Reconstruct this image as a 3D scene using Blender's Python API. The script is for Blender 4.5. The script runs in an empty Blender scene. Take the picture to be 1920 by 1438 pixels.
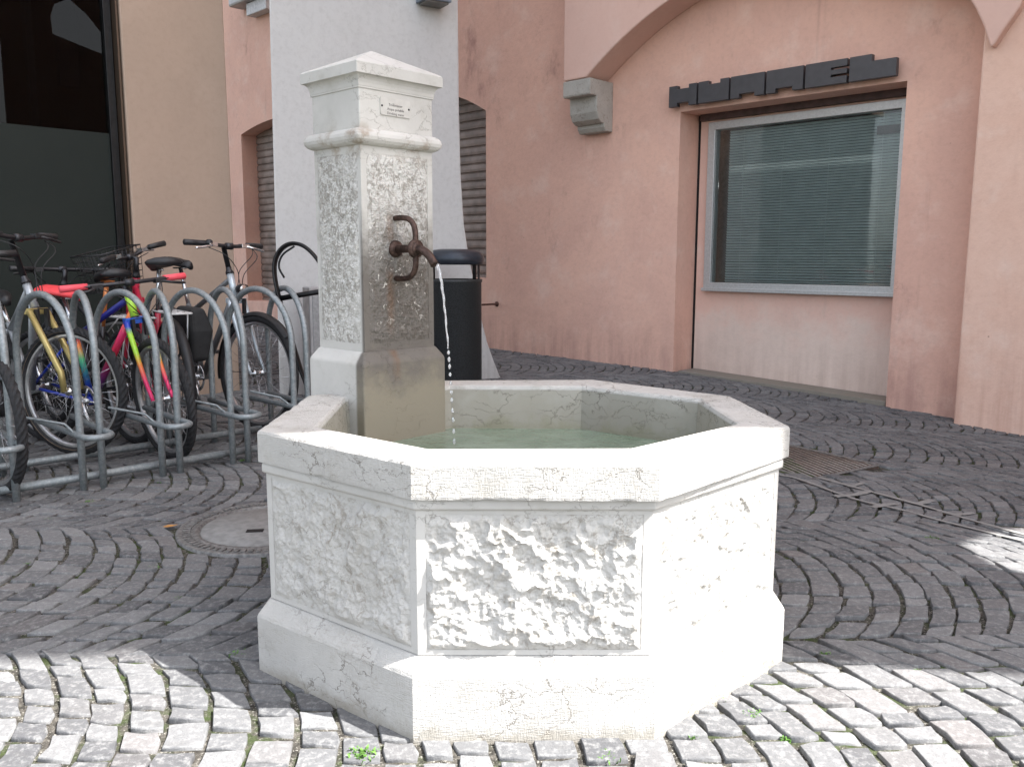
import bpy, bmesh, math, random
import numpy as np
from mathutils import Vector, Matrix, noise
from mathutils.geometry import tessellate_polygon
random.seed(7); rng = np.random.default_rng(7)
PI = math.pi; R = math.radians
scene = bpy.context.scene; COL = scene.collection

# ------------------------------------------------------------------ camera
F_PX = 1600.3
CAM = np.array([-.01714, -2.37884, 1.0523])
_y, _p, _r = -.0061, .1453, .002
FW = np.array([math.sin(_y)*math.cos(_p), math.cos(_y)*math.cos(_p), -math.sin(_p)])
_rt = np.array([math.cos(_y), -math.sin(_y), 0]); _up = np.cross(_rt, FW)
RT = _rt*math.cos(_r)+_up*math.sin(_r); UP = -_rt*math.sin(_r)+_up*math.cos(_r)
cd = bpy.data.cameras.new('camera'); cam = bpy.data.objects.new('camera', cd); COL.objects.link(cam)
cd.sensor_width = 36; cd.lens = F_PX/1920*36; cd.clip_start = .05; cd.clip_end = 600
cam.matrix_world = Matrix(((RT[0], UP[0], -FW[0], CAM[0]), (RT[1], UP[1], -FW[1], CAM[1]), (RT[2], UP[2], -FW[2], CAM[2]), (0, 0, 0, 1)))
scene.camera = cam
def ray(x, y): return FW+RT*(x-960)/F_PX-UP*(y-719)/F_PX
def atz(x, y, z=0.):
    d = ray(x, y); return CAM+d*((z-CAM[2])/d[2])
def onplane(x, y, p0, n):
    d = ray(x, y); return CAM+d*(((np.asarray(p0)-CAM)@n)/(d@n))

# ------------------------------------------------------------------ light
SUN_AZ, SUN_EL = R(-18.5), R(53.)
SKY, SUNP, EXPO = .15, 4.7, 1.78
w = bpy.data.worlds.new('World'); scene.world = w; w.use_nodes = True
nt = w.node_tree; nt.nodes.clear()
wo = nt.nodes.new('ShaderNodeOutputWorld'); bg = nt.nodes.new('ShaderNodeBackground'); sk = nt.nodes.new('ShaderNodeTexSky')
sk.sky_type = 'NISHITA'; sk.sun_disc = False; sk.sun_elevation = SUN_EL; sk.sun_rotation = PI/2-SUN_AZ
sk.air_density = 1.; sk.dust_density = 2.5; sk.ozone_density = .6
bg.inputs[1].default_value = SKY
hs_ = nt.nodes.new('ShaderNodeHueSaturation'); hs_.inputs['Saturation'].default_value = .42
nt.links.new(sk.outputs[0], hs_.inputs['Color']); nt.links.new(hs_.outputs[0], bg.inputs[0]); nt.links.new(bg.outputs[0], wo.inputs[0])
SUN = Vector((math.cos(SUN_EL)*math.cos(SUN_AZ), math.cos(SUN_EL)*math.sin(SUN_AZ), math.sin(SUN_EL)))
ld = bpy.data.lights.new('sun', 'SUN'); ld.energy = SUNP; ld.angle = R(.45); ld.color = (1, .975, .94)
lo = bpy.data.objects.new('sun', ld); COL.objects.link(lo)
lo.rotation_euler = SUN.to_track_quat('Z', 'Y').to_euler(); lo.location = (6, -3, 12)
vs = scene.view_settings
scene.display_settings.display_device = 'sRGB'
vs.view_transform = 'Standard'; vs.look = 'None'; vs.exposure = EXPO; vs.gamma = 1; vs.use_curve_mapping = False
scene.cycles.max_bounces = 8; scene.cycles.transparent_max_bounces = 12

# ------------------------------------------------------------------ materials
class NT:
    def __init__(s, name):
        s.m = bpy.data.materials.new(name); s.m.use_nodes = True; s.t = s.m.node_tree; s.t.nodes.clear()
        s.out = s.n('ShaderNodeOutputMaterial'); s.b = s.n('ShaderNodeBsdfPrincipled'); s.l(s.b.outputs[0], s.out.inputs[0])
        s.co = s.n('ShaderNodeTexCoord').outputs['Object']
    def n(s, t, **k):
        q = s.t.nodes.new(t)
        for a, v in k.items(): setattr(q, a, v)
        return q
    def l(s, a, b): s.t.links.new(a, b)
    def put(s, sock, v):
        if hasattr(v, 'is_output') or isinstance(v, bpy.types.NodeSocket): s.l(v, sock)
        elif isinstance(v, (tuple, list)) and len(v) == 3 and sock.type == 'RGBA': sock.default_value = (*v, 1)
        else: sock.default_value = v
    def vscale(s, sc, vec=None):
        q = s.n('ShaderNodeMapping'); s.l(vec or s.co, q.inputs[0]); q.inputs['Scale'].default_value = sc; return q.outputs[0]
    def noise(s, scale, detail=4, rough=.55, vec=None, dist=0., col=False):
        q = s.n('ShaderNodeTexNoise'); s.l(vec or s.co, q.inputs['Vector']); q.inputs['Scale'].default_value = scale
        q.inputs['Detail'].default_value = detail; q.inputs['Roughness'].default_value = rough; q.inputs['Distortion'].default_value = dist
        return q.outputs['Color' if col else 'Fac']
    def vor(s, scale, feature='F1', vec=None, out='Distance'):
        q = s.n('ShaderNodeTexVoronoi', feature=feature); s.l(vec or s.co, q.inputs['Vector']); q.inputs['Scale'].default_value = scale
        return q.outputs[out]
    def wave(s, scale, d='Z', vec=None, dist=2., prof='SIN', dscale=1.):
        q = s.n('ShaderNodeTexWave', bands_direction=d, wave_profile=prof); s.l(vec or s.co, q.inputs['Vector']); q.inputs['Scale'].default_value = scale
        q.inputs['Distortion'].default_value = dist; q.inputs['Detail'].default_value = 3; q.inputs['Detail Scale'].default_value = dscale
        return q.outputs['Fac']
    def ss(s, v, a, b, lo=0., hi=1.):
        q = s.n('ShaderNodeMapRange', interpolation_type='SMOOTHSTEP'); s.l(v, q.inputs[0])
        if a > b: a, b, lo, hi = b, a, hi, lo
        for i, x in zip((1, 2, 3, 4), (a, b, lo, hi)): q.inputs[i].default_value = x
        return q.outputs[0]
    def math(s, op, a, b=0.):
        q = s.n('ShaderNodeMath', operation=op); s.put(q.inputs[0], a); s.put(q.inputs[1], b); return q.outputs[0]
    def mix(s, f, a, b, mode='MIX'):
        q = s.n('ShaderNodeMix', data_type='RGBA', blend_type=mode); s.put(q.inputs[0], f); s.put(q.inputs[6], a); s.put(q.inputs[7], b); return q.outputs[2]
    def dot(s, v, c=(0, 0, 0)):
        q = s.n('ShaderNodeVectorMath', operation='DOT_PRODUCT'); s.l(v, q.inputs[0]); q.inputs[1].default_value = c; return q.outputs['Value']
    def bump(s, h, strength=.3, dist=.01, prev=None):
        q = s.n('ShaderNodeBump'); s.put(q.inputs['Height'], h); q.inputs['Strength'].default_value = strength; q.inputs['Distance'].default_value = dist
        if prev is not None: s.l(prev, q.inputs['Normal'])
        return q.outputs[0]
    def done(s, color=None, rough=.7, normal=None, metal=0., spec=.5):
        if color is not None: s.put(s.b.inputs['Base Color'], color)
        s.put(s.b.inputs['Roughness'], rough); s.put(s.b.inputs['Metallic'], metal); s.put(s.b.inputs['Specular IOR Level'], spec)
        if normal is not None: s.l(normal, s.b.inputs['Normal'])
        return s.m

def simple(name, col, rough=.5, metal=0., var=.12, scale=30, bump=0., bscale=200, spec=.5):
    t = NT(name); f = t.noise(scale, 5)
    d = tuple(c*(1-var*1.6) for c in col); e = tuple(min(1, c*(1+var)) for c in col)
    c = t.mix(t.ss(f, .3, .7), d, e)
    nrm = t.bump(t.noise(bscale, 3), bump, .002) if bump else None
    return t.done(c, rough, nrm, metal, spec)

def plaster(name, base, patch, pale, dirt, lowz=.55, bump=.25, palez=None, cloud=.62):
    """lime render: cloudy colour, worn pale patches, splash dirt by the ground"""
    t = NT(name)
    big = t.noise(.9, 6, .6, dist=.6); mid = t.noise(3.1, 8, .65); fine = t.noise(26, 6, .7)
    c = t.mix(t.ss(big, .35, .68), base, patch)
    c = t.mix(t.math('MULTIPLY', t.ss(mid, .5, .72), .55), c, pale)
    c = t.mix(t.math('MULTIPLY', t.ss(t.noise(1.7, 9, .7, vec=t.vscale((1, 1, .55))), .55, .75), cloud), c, dirt)
    sep = t.n('ShaderNodeSeparateXYZ'); t.l(t.co, sep.inputs[0]); z = sep.outputs[2]
    zz = t.math('ADD', z, t.math('MULTIPLY', t.math('SUBTRACT', mid, .5), 1.1))
    if palez:
        c = t.mix(t.ss(zz, palez[1], palez[0]), c, pale)
    streak = t.noise(9, 5, .6, vec=t.vscale((1, 1, .08)))
    low = t.math('MULTIPLY', t.ss(zz, lowz, -.1), t.ss(streak, .3, .75))
    c = t.mix(t.math('MULTIPLY', low, .65), c, dirt)
    c = t.mix(t.math('MULTIPLY', t.ss(fine, .42, .75), .16), c, dirt)
    dr = t.math('MULTIPLY', t.ss(t.noise(5, 6, .65, vec=t.vscale((1, 1, .07))), .56, .72), t.ss(t.noise(.8, 3), .45, .62))
    c = t.mix(t.math('MULTIPLY', dr, cloud*.45), c, dirt)
    ck = t.math('MULTIPLY', t.ss(t.vor(1.1, 'DISTANCE_TO_EDGE', vec=t.vscale((1, 1, .8), t.noise(2.2, 7, .7, col=True))), .0035, .001), t.ss(t.noise(1.3, 2), .52, .6))
    c = t.mix(t.math('MULTIPLY', ck, cloud*.8), c, dirt)
    spot = t.ss(t.vor(5.5), .045, .02); spot = t.math('MULTIPLY', spot, t.ss(t.noise(2.3, 2), .55, .65))
    c = t.mix(t.math('MULTIPLY', spot, .6), c, tuple(x*.4 for x in dirt))
    h = t.math('ADD', t.math('MULTIPLY', t.noise(7, 6, .6), 1.), t.math('MULTIPLY', t.noise(90, 4, .7), .12))
    return t.done(c, .92, t.bump(h, bump, .03), spec=.15)

M = {}
M['pink'] = plaster('pink_render', (.75, .475, .375), (.665, .415, .335), (.78, .58, .49), (.34, .195, .17), cloud=.85)
M['pink_pale'] = plaster('pale_pink_render', (.80, .565, .46), (.75, .50, .395), (.82, .645, .555), (.50, .28, .21), lowz=.95)
M['pink_panel'] = plaster('panel_render', (.72, .475, .39), (.68, .445, .37), (.71, .575, .50), (.44, .33, .28), palez=(.25, .75))
M['jetty'] = plaster('jetty_render', (.70, .475, .40), (.67, .455, .385), (.71, .52, .45), (.54, .33, .26), bump=.12)
M['white'] = plaster('white_render', (.56, .555, .545), (.54, .536, .53), (.58, .575, .56), (.16, .145, .13), lowz=1.0, cloud=.1, bump=.14)
M['beige'] = plaster('beige_render', (.40, .30, .235), (.37, .28, .22), (.42, .32, .255), (.22, .16, .12), bump=.12)

def limestone(name,  base=(.515, .502, .477), tooled=0., grime=.7, vein=1., stain=None, rock=0., cover=.45, pits=0.):
    t = NT(name)
    cl = t.noise(4.5, 7, .65); c = t.mix(t.ss(cl, .3, .72), tuple(x*.86 for x in base), base)
    c = t.mix(t.math('MULTIPLY', t.ss(t.noise(13, 7, .7), .52, .74), .45), c, (base[0]*.7, base[1]*.68, base[2]*.63))
    warp = t.n('ShaderNodeVectorMath', operation='ADD'); t.l(t.co, warp.inputs[0])
    q = t.n('ShaderNodeVectorMath', operation='SCALE'); t.l(t.noise(14, 5, .65, col=True), q.inputs[0]); q.inputs['Scale'].default_value = .11; t.l(q.outputs[0], warp.inputs[1])
    ed = t.vor(8.5, 'DISTANCE_TO_EDGE', vec=t.vscale((1, 1, 2.6), warp.outputs[0]))
    crack = t.math('MULTIPLY', t.ss(ed, .024, .005), t.ss(t.noise(5.5, 4), cover, cover+.13))
    c = t.mix(t.math('MULTIPLY', crack, .72*vein), c, (.15, .135, .115))
    h = t.math('SUBTRACT', t.math('MULTIPLY', t.noise(55, 5, .65), .25), t.math('MULTIPLY', crack, .8*vein))
    g = t.math('MULTIPLY', t.ss(t.noise(3.2, 8, .72), .50, .75), grime); c = t.mix(g, c, (.285, .262, .228))
    sz_ = t.n('ShaderNodeSeparateXYZ'); t.l(t.co, sz_.inputs[0]); ft_ = t.ss(t.math('ADD', sz_.outputs[2], t.math('MULTIPLY', t.math('SUBTRACT', t.noise(16, 6, .7), .5), .10)), .045, -.01)
    c = t.mix(t.math('MULTIPLY', ft_, .6), c, (.23, .20, .15))
    if tooled:
        a = t.noise(1, 3, .6, vec=t.vscale((60, 60, 400))); b = t.noise(1, 3, .6, vec=t.vscale((300, 300, 60)))
        hh = t.math('MULTIPLY', t.ss(t.math('ADD', a, b), .82, 1.15), tooled)
        h = t.math('ADD', h, hh)
        pit = t.math('MULTIPLY', t.ss(hh, .45*tooled, .1*tooled), t.ss(t.noise(7, 6, .7), .40, .66))
        c = t.mix(t.math('MULTIPLY', pit, .5), c, (.34, .31, .27))
    if rock:
        pit = t.ss(t.noise(70, 6, .72, dist=.8), .45, .33); c = t.mix(t.math('MULTIPLY', pit, rock), c, (.30, .275, .235))
        pit2 = t.math('MULTIPLY', t.ss(t.noise(24, 7, .7, dist=1.2), .48, .38), t.ss(t.noise(4, 3), .35, .58))
        c = t.mix(t.math('MULTIPLY', pit2, rock), c, (.24, .215, .18))
        if pits:
            pn_ = t.noise(58, 6, .62, dist=1.1, vec=t.vscale((1, 1, .62))); pt_ = t.math('MULTIPLY', t.ss(pn_, .525, .445), t.ss(t.noise(6, 4), .28, .5))
            c = t.mix(t.math('MULTIPLY', pt_, pits), c, (.30, .282, .255))
        h = t.math('ADD', h, t.noise(120, 5, .7))
    if stain: c = stain(t, c)
    return t.done(c, .82, t.bump(h, .5, .004), spec=.25)

M['stone'] = limestone('limestone')
M['stone_smooth'] = limestone('limestone_smooth', grime=.22, vein=.5)
M['stone_tooled'] = limestone('limestone_tooled', tooled=.6)
M['stone_rock'] = limestone('limestone_rock_face', vein=.7, grime=.4, rock=.65)
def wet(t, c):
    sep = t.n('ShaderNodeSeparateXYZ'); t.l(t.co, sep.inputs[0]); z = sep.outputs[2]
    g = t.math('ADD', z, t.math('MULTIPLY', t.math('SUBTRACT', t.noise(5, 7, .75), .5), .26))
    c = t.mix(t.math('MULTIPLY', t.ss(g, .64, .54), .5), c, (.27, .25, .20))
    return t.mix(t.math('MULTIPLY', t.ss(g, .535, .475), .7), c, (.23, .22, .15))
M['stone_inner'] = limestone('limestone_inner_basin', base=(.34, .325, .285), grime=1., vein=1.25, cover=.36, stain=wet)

# ------------------------------------------------------------------ mesh builder
class MB:
    def __init__(s): s.v = []; s.f = []; s.sm = []
    def add(s, vs, fs, smooth=False, T=None):
        o = len(s.v)
        for p in vs:
            p = Vector(p); s.v.append(tuple(T(p)) if T else tuple(p))
        for f in fs: s.f.append(tuple(i+o for i in f)); s.sm.append(smooth)
        return s
    def box(s, c, ax, ay, az, T=None):
        """centre and three half axes"""
        c, ax, ay, az = map(Vector, (c, ax, ay, az)); vs = [c+ax*i+ay*j+az*k for i in (-1, 1) for j in (-1, 1) for k in (-1, 1)]
        fs = [(0, 1, 3, 2), (4, 6, 7, 5), (0, 4, 5, 1), (2, 3, 7, 6), (0, 2, 6, 4), (1, 5, 7, 3)]
        if ax.cross(ay).dot(az) < 0: fs = [tuple(reversed(f)) for f in fs]
        return s.add(vs, fs, False, T)
    def tube(s, pts, r, n=10, closed=False, T=None, flat=None):
        pts = [Vector(p) for p in pts]; m = len(pts)
        rs = r if isinstance(r, (list, tuple)) else [r]*m
        tang = []
        for i in range(m):
            a = pts[(i-1) % m] if (closed or i > 0) else pts[i]; b = pts[(i+1) % m] if (closed or i < m-1) else pts[i]
            tang.append((b-a).normalized())
        u = tang[0].orthogonal().normalized()
        if flat is not None: u = (Vector(flat[0])-tang[0]*Vector(flat[0]).dot(tang[0])).normalized()
        vs = []
        for i in range(m):
            u = (u-tang[i]*u.dot(tang[i])).normalized(); w_ = tang[i].cross(u)
            for k in range(n):
                a = 2*PI*k/n
                if flat is not None: vs.append(pts[i]+u*math.cos(a)*flat[1]+w_*math.sin(a)*flat[2])
                else: vs.append(pts[i]+(u*math.cos(a)+w_*math.sin(a))*rs[i])
        fs = []
        for i in range(m if closed else m-1):
            j = (i+1) % m
            for k in range(n): fs.append((i*n+k, i*n+(k+1) % n, j*n+(k+1) % n, j*n+k))
        if not closed: fs.append(tuple(reversed(range(n)))); fs.append(tuple((m-1)*n+k for k in range(n)))
        return s.add(vs, fs, True, T)
    def lathe(s, c, axis, prof, n=24, T=None):
        """prof: list of (radius, along)"""
        c = Vector(c); ax = Vector(axis).normalized(); u = ax.orthogonal().normalized(); w_ = ax.cross(u)
        vs = [c+ax*h+(u*math.cos(2*PI*k/n)+w_*math.sin(2*PI*k/n))*r for r, h in prof for k in range(n)]
        fs = [(i*n+k, i*n+(k+1) % n, (i+1)*n+(k+1) % n, (i+1)*n+k) for i in range(len(prof)-1) for k in range(n)]
        return s.add(vs, fs, True, T)
    def prism(s, loops, o, du, dv, dn, a, b):
        """polygon (first loop outer, rest holes) in the plane o+u*du+v*dv, solid from offset a to b along dn"""
        o, du, dv, dn = Vector(o), Vector(du), Vector(dv), Vector(dn)
        tri = tessellate_polygon([[Vector((p[0], p[1], 0)) for p in lp] for lp in loops])
        flat = [p for lp in loops for p in lp]; N = len(flat)
        vs = [o+du*p[0]+dv*p[1]+dn*h for h in (a, b) for p in flat]
        fs = [tuple(t) for t in tri]+[tuple(N+i for i in reversed(t)) for t in tri]
        k = 0
        for lp in loops:
            for i in range(len(lp)): j = (i+1) % len(lp); fs.append((k+i, k+j, N+k+j, N+k+i))
            k += len(lp)
        return s.add(vs, fs)
    def loft(s, rings, cap0=True, cap1=True, smooth=False):
        n = len(rings[0]); vs = [p for r in rings for p in r]; fs = []
        for i in range(len(rings)-1):
            for k in range(n): fs.append((i*n+k, i*n+(k+1) % n, (i+1)*n+(k+1) % n, (i+1)*n+k))
        if cap0: fs.append(tuple(reversed(range(n))))
        if cap1: fs.append(tuple((len(rings)-1)*n+k for k in range(n)))
        return s.add(vs, fs, smooth)
    def obj(s, name, mat, parent=None, recalc=True, bevel=0., seg=2):
        me = bpy.data.meshes.new(name); me.from_pydata(s.v, [], s.f); me.polygons.foreach_set('use_smooth', s.sm)
        if recalc:
            bm = bmesh.new(); bm.from_mesh(me); bmesh.ops.recalc_face_normals(bm, faces=bm.faces); bm.to_mesh(me); bm.free()
        me.materials.append(mat); me.update()
        o = bpy.data.objects.new(name, me); COL.objects.link(o)
        if parent: o.parent = parent
        if bevel:
            b = o.modifiers.new('bevel', 'BEVEL'); b.width = bevel; b.segments = seg; b.limit_method = 'ANGLE'; b.angle_limit = R(35)
        return o
def tag(o, label=None, cat=None, group=None, kind=None):
    if label: o['label'] = label
    if cat: o['category'] = cat
    if group: o['group'] = group
    if kind: o['kind'] = kind
    return o
def empty(name, loc=(0, 0, 0), **k):
    o = bpy.data.objects.new(name, None); COL.objects.link(o); o.location = loc; o.empty_display_size = .1; return tag(o, **k)
def inv(root):
    """children are written in world coordinates: take the root's place out again"""
    l = Vector(root.location); return lambda p: p-l
def arc(c, u, v, r, a0, a1, n):
    c, u, v = Vector(c), Vector(u), Vector(v); return [c+(u*math.cos(R(a0+(a1-a0)*i/n))+v*math.sin(R(a0+(a1-a0)*i/n)))*r for i in range(n+1)]
def spline(P, n=8):
    """Catmull-Rom through the points"""
    P = [Vector(p) for p in P]; Q = [2*P[0]-P[1]]+P+[2*P[-1]-P[-2]]; out = []
    for i in range(1, len(Q)-2):
        a, b, c, d = Q[i-1:i+3]
        for k in range(n):
            t = k/n; out.append(.5*(2*b+(c-a)*t+(2*a-5*b+4*c-d)*t*t+(3*b-a-3*c+d)*t**3))
    return out+[P[-1]]
Z = Vector((0, 0, 1))
def text_mesh(name, body, size, mat, parent, origin, du, dv, depth=.0006, align='CENTER'):
    cu = bpy.data.curves.new(name, 'FONT'); cu.body = body; cu.size = size; cu.align_x = align; cu.extrude = depth
    tmp = bpy.data.objects.new(name, cu); COL.objects.link(tmp)
    dg = bpy.context.evaluated_depsgraph_get(); me = bpy.data.meshes.new_from_object(tmp.evaluated_get(dg))
    bpy.data.objects.remove(tmp); bpy.data.curves.remove(cu)
    du, dv = Vector(du), Vector(dv); dn = du.cross(dv); o_ = Vector(origin)
    for v in me.vertices: v.co = o_+du*v.co.x+dv*v.co.y+dn*v.co.z
    me.materials.clear(); me.materials.append(mat)
    o = bpy.data.objects.new(name, me); COL.objects.link(o); o.parent = parent; return o

# ------------------------------------------------------------------ layout constants
P0 = Vector((1.4672, 5.6066, 0)); dW = Vector((.718, -.696, 0)).normalized(); nW = Vector((-dW[1]*-1, -dW[0], 0)).normalized()
nW = Vector((dW[1], -dW[0], 0)).normalized()                      # towards the square
L0 = Vector((-2.81, 3.83, 0)); dL = Vector((.7071, .7071, 0)); nL = Vector((.7071, -.7071, 0))
Q0 = Vector((-.16, 5.17, 0)); dP = Vector((1.69, 1.05, 0)).normalized(); nP = Vector((dP[1], -dP[0], 0))
def smx(v): return np.where(v > 0, v*v/(v+.3), 0)
def gz(x, y):
    """the square falls gently to the right-hand wall and rises a little far back"""
    return -.072*smx(np.asarray(x, float)-1.35)+.022*smx(np.asarray(y, float)-5.4)
def W(u, z, off=0.): return P0+dW*u+Z*z+nW*off

# ------------------------------------------------------------------ ground: one sheet with joint soil, cobbles laid on it
t = NT('joint_soil')
c = t.mix(t.ss(t.noise(40, 6, .7), .35, .7), (.038, .035, .031), (.135, .124, .108))
c = t.mix(t.ss(t.noise(160, 3, .7), .55, .7), c, (.36, .345, .31))
c = t.mix(t.math('MULTIPLY', t.ss(t.noise(2.3, 7, .7), .43, .58), t.ss(t.noise(24, 4), .4, .6)), c, (.05, .068, .026))
M['soil'] = t.done(c, .95, t.bump(t.noise(180, 5, .7), .8, .008), spec=.1)
xs = np.unique(np.concatenate([[-150, -60, -25, -12], np.linspace(-7, 9, 41), [14, 25, 60, 150]])); ys = np.unique(np.concatenate([[-150, -60, -20, -8], np.linspace(-4, 14, 46), [20, 40, 80, 150]]))
X, Y = np.meshgrid(xs, ys); Zg = gz(np.clip(X, -8, 6), np.clip(Y, -8, 16))-.0105
mb = MB(); mb.v = [tuple(map(float, p)) for p in zip(X.ravel(), Y.ravel(), Zg.ravel())]
nx = len(xs)
for j in range(len(ys)-1):
    for i in range(nx-1): mb.f.append((j*nx+i, j*nx+i+1, (j+1)*nx+i+1, (j+1)*nx+i)); mb.sm.append(True)
tag(mb.obj('ground', M['soil']), kind='structure')

t = NT('granite_setts')
at = t.n('ShaderNodeAttribute', attribute_name='tone'); sep = t.n('ShaderNodeSeparateColor'); t.l(at.outputs['Color'], sep.inputs[0])
c = t.mix(sep.outputs[0], (.082, .083, .088), (.182, .183, .185))
c = t.mix(t.math('MULTIPLY', sep.outputs[1], .33), c, (.17, .145, .135))
c = t.mix(t.math('MULTIPLY', t.ss(t.noise(55, 6, .7), .45, .68), .5), c, (.31, .31, .305))
c = t.mix(t.math('MULTIPLY', t.ss(t.noise(210, 3, .7), .5, .66), .45), c, (.08, .078, .078))
c = t.mix(t.math('MULTIPLY', t.ss(t.noise(9, 5, .6, vec=t.vscale((1, 3, 1))), .5, .75), .35), c, (.10, .097, .095))
M['setts'] = t.done(c, .78, t.bump(t.math('ADD', t.noise(60, 6, .7), t.math('MULTIPLY', t.noise(260, 4, .7), .5)), .55, .006), spec=.35)

OCT_BASE = [(-.681, -.306), (-.244, -.6305), (.290, -.6147), (.685, -.248), (.662, .283), (.256, .628), (-.290, .610), (-.682, .270)]   # 67 70 01 12 23 34 45 56
OCT_RIM = [(-.6675, -.287), (-.241, -.6253), (.2836, -.6300), (.687, -.2125), (.655, .275), (.2537, .637), (-.290, .605), (-.674, .2605)]
OCT_IN = [(-.5255, -.2450), (-.2140, -.4900), (.2380, -.4760), (.5590, -.1780), (.5400, .2110), (.2012, .4699), (-.243, .475), (-.548, .222)]
def inside(poly, x, y, m=0.):
    """signed: inside a convex CCW polygon shrunk by m"""
    ok = np.ones(np.shape(x), bool)
    for i in range(len(poly)):
        a, b = poly[i], poly[(i+1) % len(poly)]; ex, ey = b[0]-a[0], b[1]-a[1]; L = math.hypot(ex, ey)
        ok &= ((ex*(y-a[1])-ey*(x-a[0]))/L) > m
    return ok
LID = (float(atz(503, 985)[0]), float(atz(503, 985)[1]))            # round manhole lid
HATCH = [Vector(atz(*q)) for q in ((1398, 846), (1468, 834), (1648, 866), (1526, 895))]
def hatch_frame():
    a = Vector(atz(1526, 893)); b = Vector(atz(1648, 867)); d = (b-a); return a, b, d
HA, HB, HD = hatch_frame(); HLEN = HD.length; HD = HD.normalized(); HN = Vector((-HD.y, HD.x, 0))
if HN.x > 0: HN = -HN
HW = .62
def in_hatch(x, y, m):
    px, py = x-HA.x, y-HA.y; s_ = px*HD.x+py*HD.y; q_ = px*HN.x+py*HN.y
    return (s_ > -m) & (s_ < HLEN+m) & (q_ > -m) & (q_ < HW+m)

def cobbles():
    rot = R(3.); cr, sr = math.cos(rot), math.sin(rot)
    wc, s, bulge, V0 = 1.10, .091, .225, -.16
    V, Fc, T = [], [], []
    nb = 12
    for k in range(-4, 13):
        vc0 = V0+wc*(k-.5+.5)
        uoff = rng.uniform(0, s)
        for j in range(-92, 98):
            # joints along this arc course
            n = nb+rng.integers(-1, 2); cuts = np.linspace(0, 1, n+1)+np.concatenate([[0], rng.normal(0, .012, n-1), [0]])
            cuts[1:-1] += (.25/n if j % 2 else -.25/n)
            for i in range(n):
                a, b = cuts[i], cuts[i+1]
                f = lambda q: bulge*(1-(2*q-1)**2)
                uw = j*s+uoff
                pts = []
                jit = lambda m=.004: rng.normal(0, m)
                for q, du in ((a, 0), ((a+b)/2, 0), (b, 0), (b, .5), (b, 1), ((a+b)/2, 1), (a, 1), (a, .5)):
                    pts.append((uw+du*s+f(q)+.018*math.sin(3.1*q+(j+du)*.7+k)*1., vc0+q*wc+.022*math.sin((uw+du*s)*2.3+k*1.7)))
                pts = np.array(pts); ctr = pts.mean(0)
                x = ctr[0]*cr-ctr[1]*sr; y = ctr[0]*sr+ctr[1]*cr
                d = y-CAM[1]
                if d < .25 or abs(x-CAM[0]) > .66*d+1.0: continue
                if y > 11.5: continue
                if (Vector((x, y, 0))-P0).dot(nW) < -.45: continue
                if (Vector((x, y, 0))-L0).dot(nL) < -.3 and (Vector((x, y, 0))-L0).dot(dL) < 1.: continue
                if inside(OCT_BASE, x, y, .05): continue
                if math.hypot(x-LID[0], y-LID[1]) < .345: continue
                if in_hatch(x, y, .03): continue
                cen = ctr; out = pts-cen; L = np.linalg.norm(out, axis=1, keepdims=True)
                gap = .0027+abs(rng.normal(0, .0014))
                tan_ = pts[4]-pts[2]; tan_ = tan_/np.linalg.norm(tan_); crs = np.abs(out @ np.array([-tan_[1], tan_[0]]))/L[:, 0]
                g_ = gap+(.0020+abs(rng.normal(0, .0014)))*crs[:, None]
                base = cen+out*(1-g_/L)+rng.normal(0, .0030, (8, 2))+rng.normal(0, .0026, 2); base[[0, 2, 4, 6]] -= out[[0, 2, 4, 6]]*.04
                top = cen+(base-cen)*(1-.0048/L)
                mid = cen+(base-cen)*(1-.0022/L)
                h = rng.normal(0, .0019); tx, ty = rng.normal(0, .026, 2)
                def zz(P, dz):
                    xx = P[:, 0]*cr-P[:, 1]*sr; yy = P[:, 0]*sr+P[:, 1]*cr
                    q = P-cen
                    return np.stack([xx, yy, gz(xx, yy)+h+dz+q[:, 0]*tx+q[:, 1]*ty], 1)
                o = len(V)*24
                topz = zz(top, 0)+np.concatenate([np.zeros((8, 2)), rng.normal(0, .0008, (8, 1))], 1)
                V.append(np.concatenate([zz(base, -.05), zz(mid, -.0045), topz]))
                for r_ in (0, 8):
                    for q in range(8): Fc.append((o+r_+q, o+r_+(q+1) % 8, o+r_+8+(q+1) % 8, o+r_+8+q))
                Fc.append(tuple(o+16+q for q in range(8)))
                T.append((np.clip(rng.normal(.45, .27), 0, 1), max(0, rng.normal(-.25, .5)), rng.random(), 1))
    V = np.concatenate(V); me = bpy.data.meshes.new('cobblestones'); me.from_pydata(V.tolist(), [], Fc)
    me.polygons.foreach_set('use_smooth', [len(f) == 4 for f in Fc])
    at = me.color_attributes.new('tone', 'FLOAT_COLOR', 'POINT'); at.data.foreach_set('color', np.repeat(np.array(T), 24, 0).astype(np.float32).ravel())
    me.materials.append(M['setts']); me.update()
    o = bpy.data.objects.new('pavement', me); COL.objects.link(o); tag(o, kind='structure'); return len(T)
print('setts', cobbles())

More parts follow.
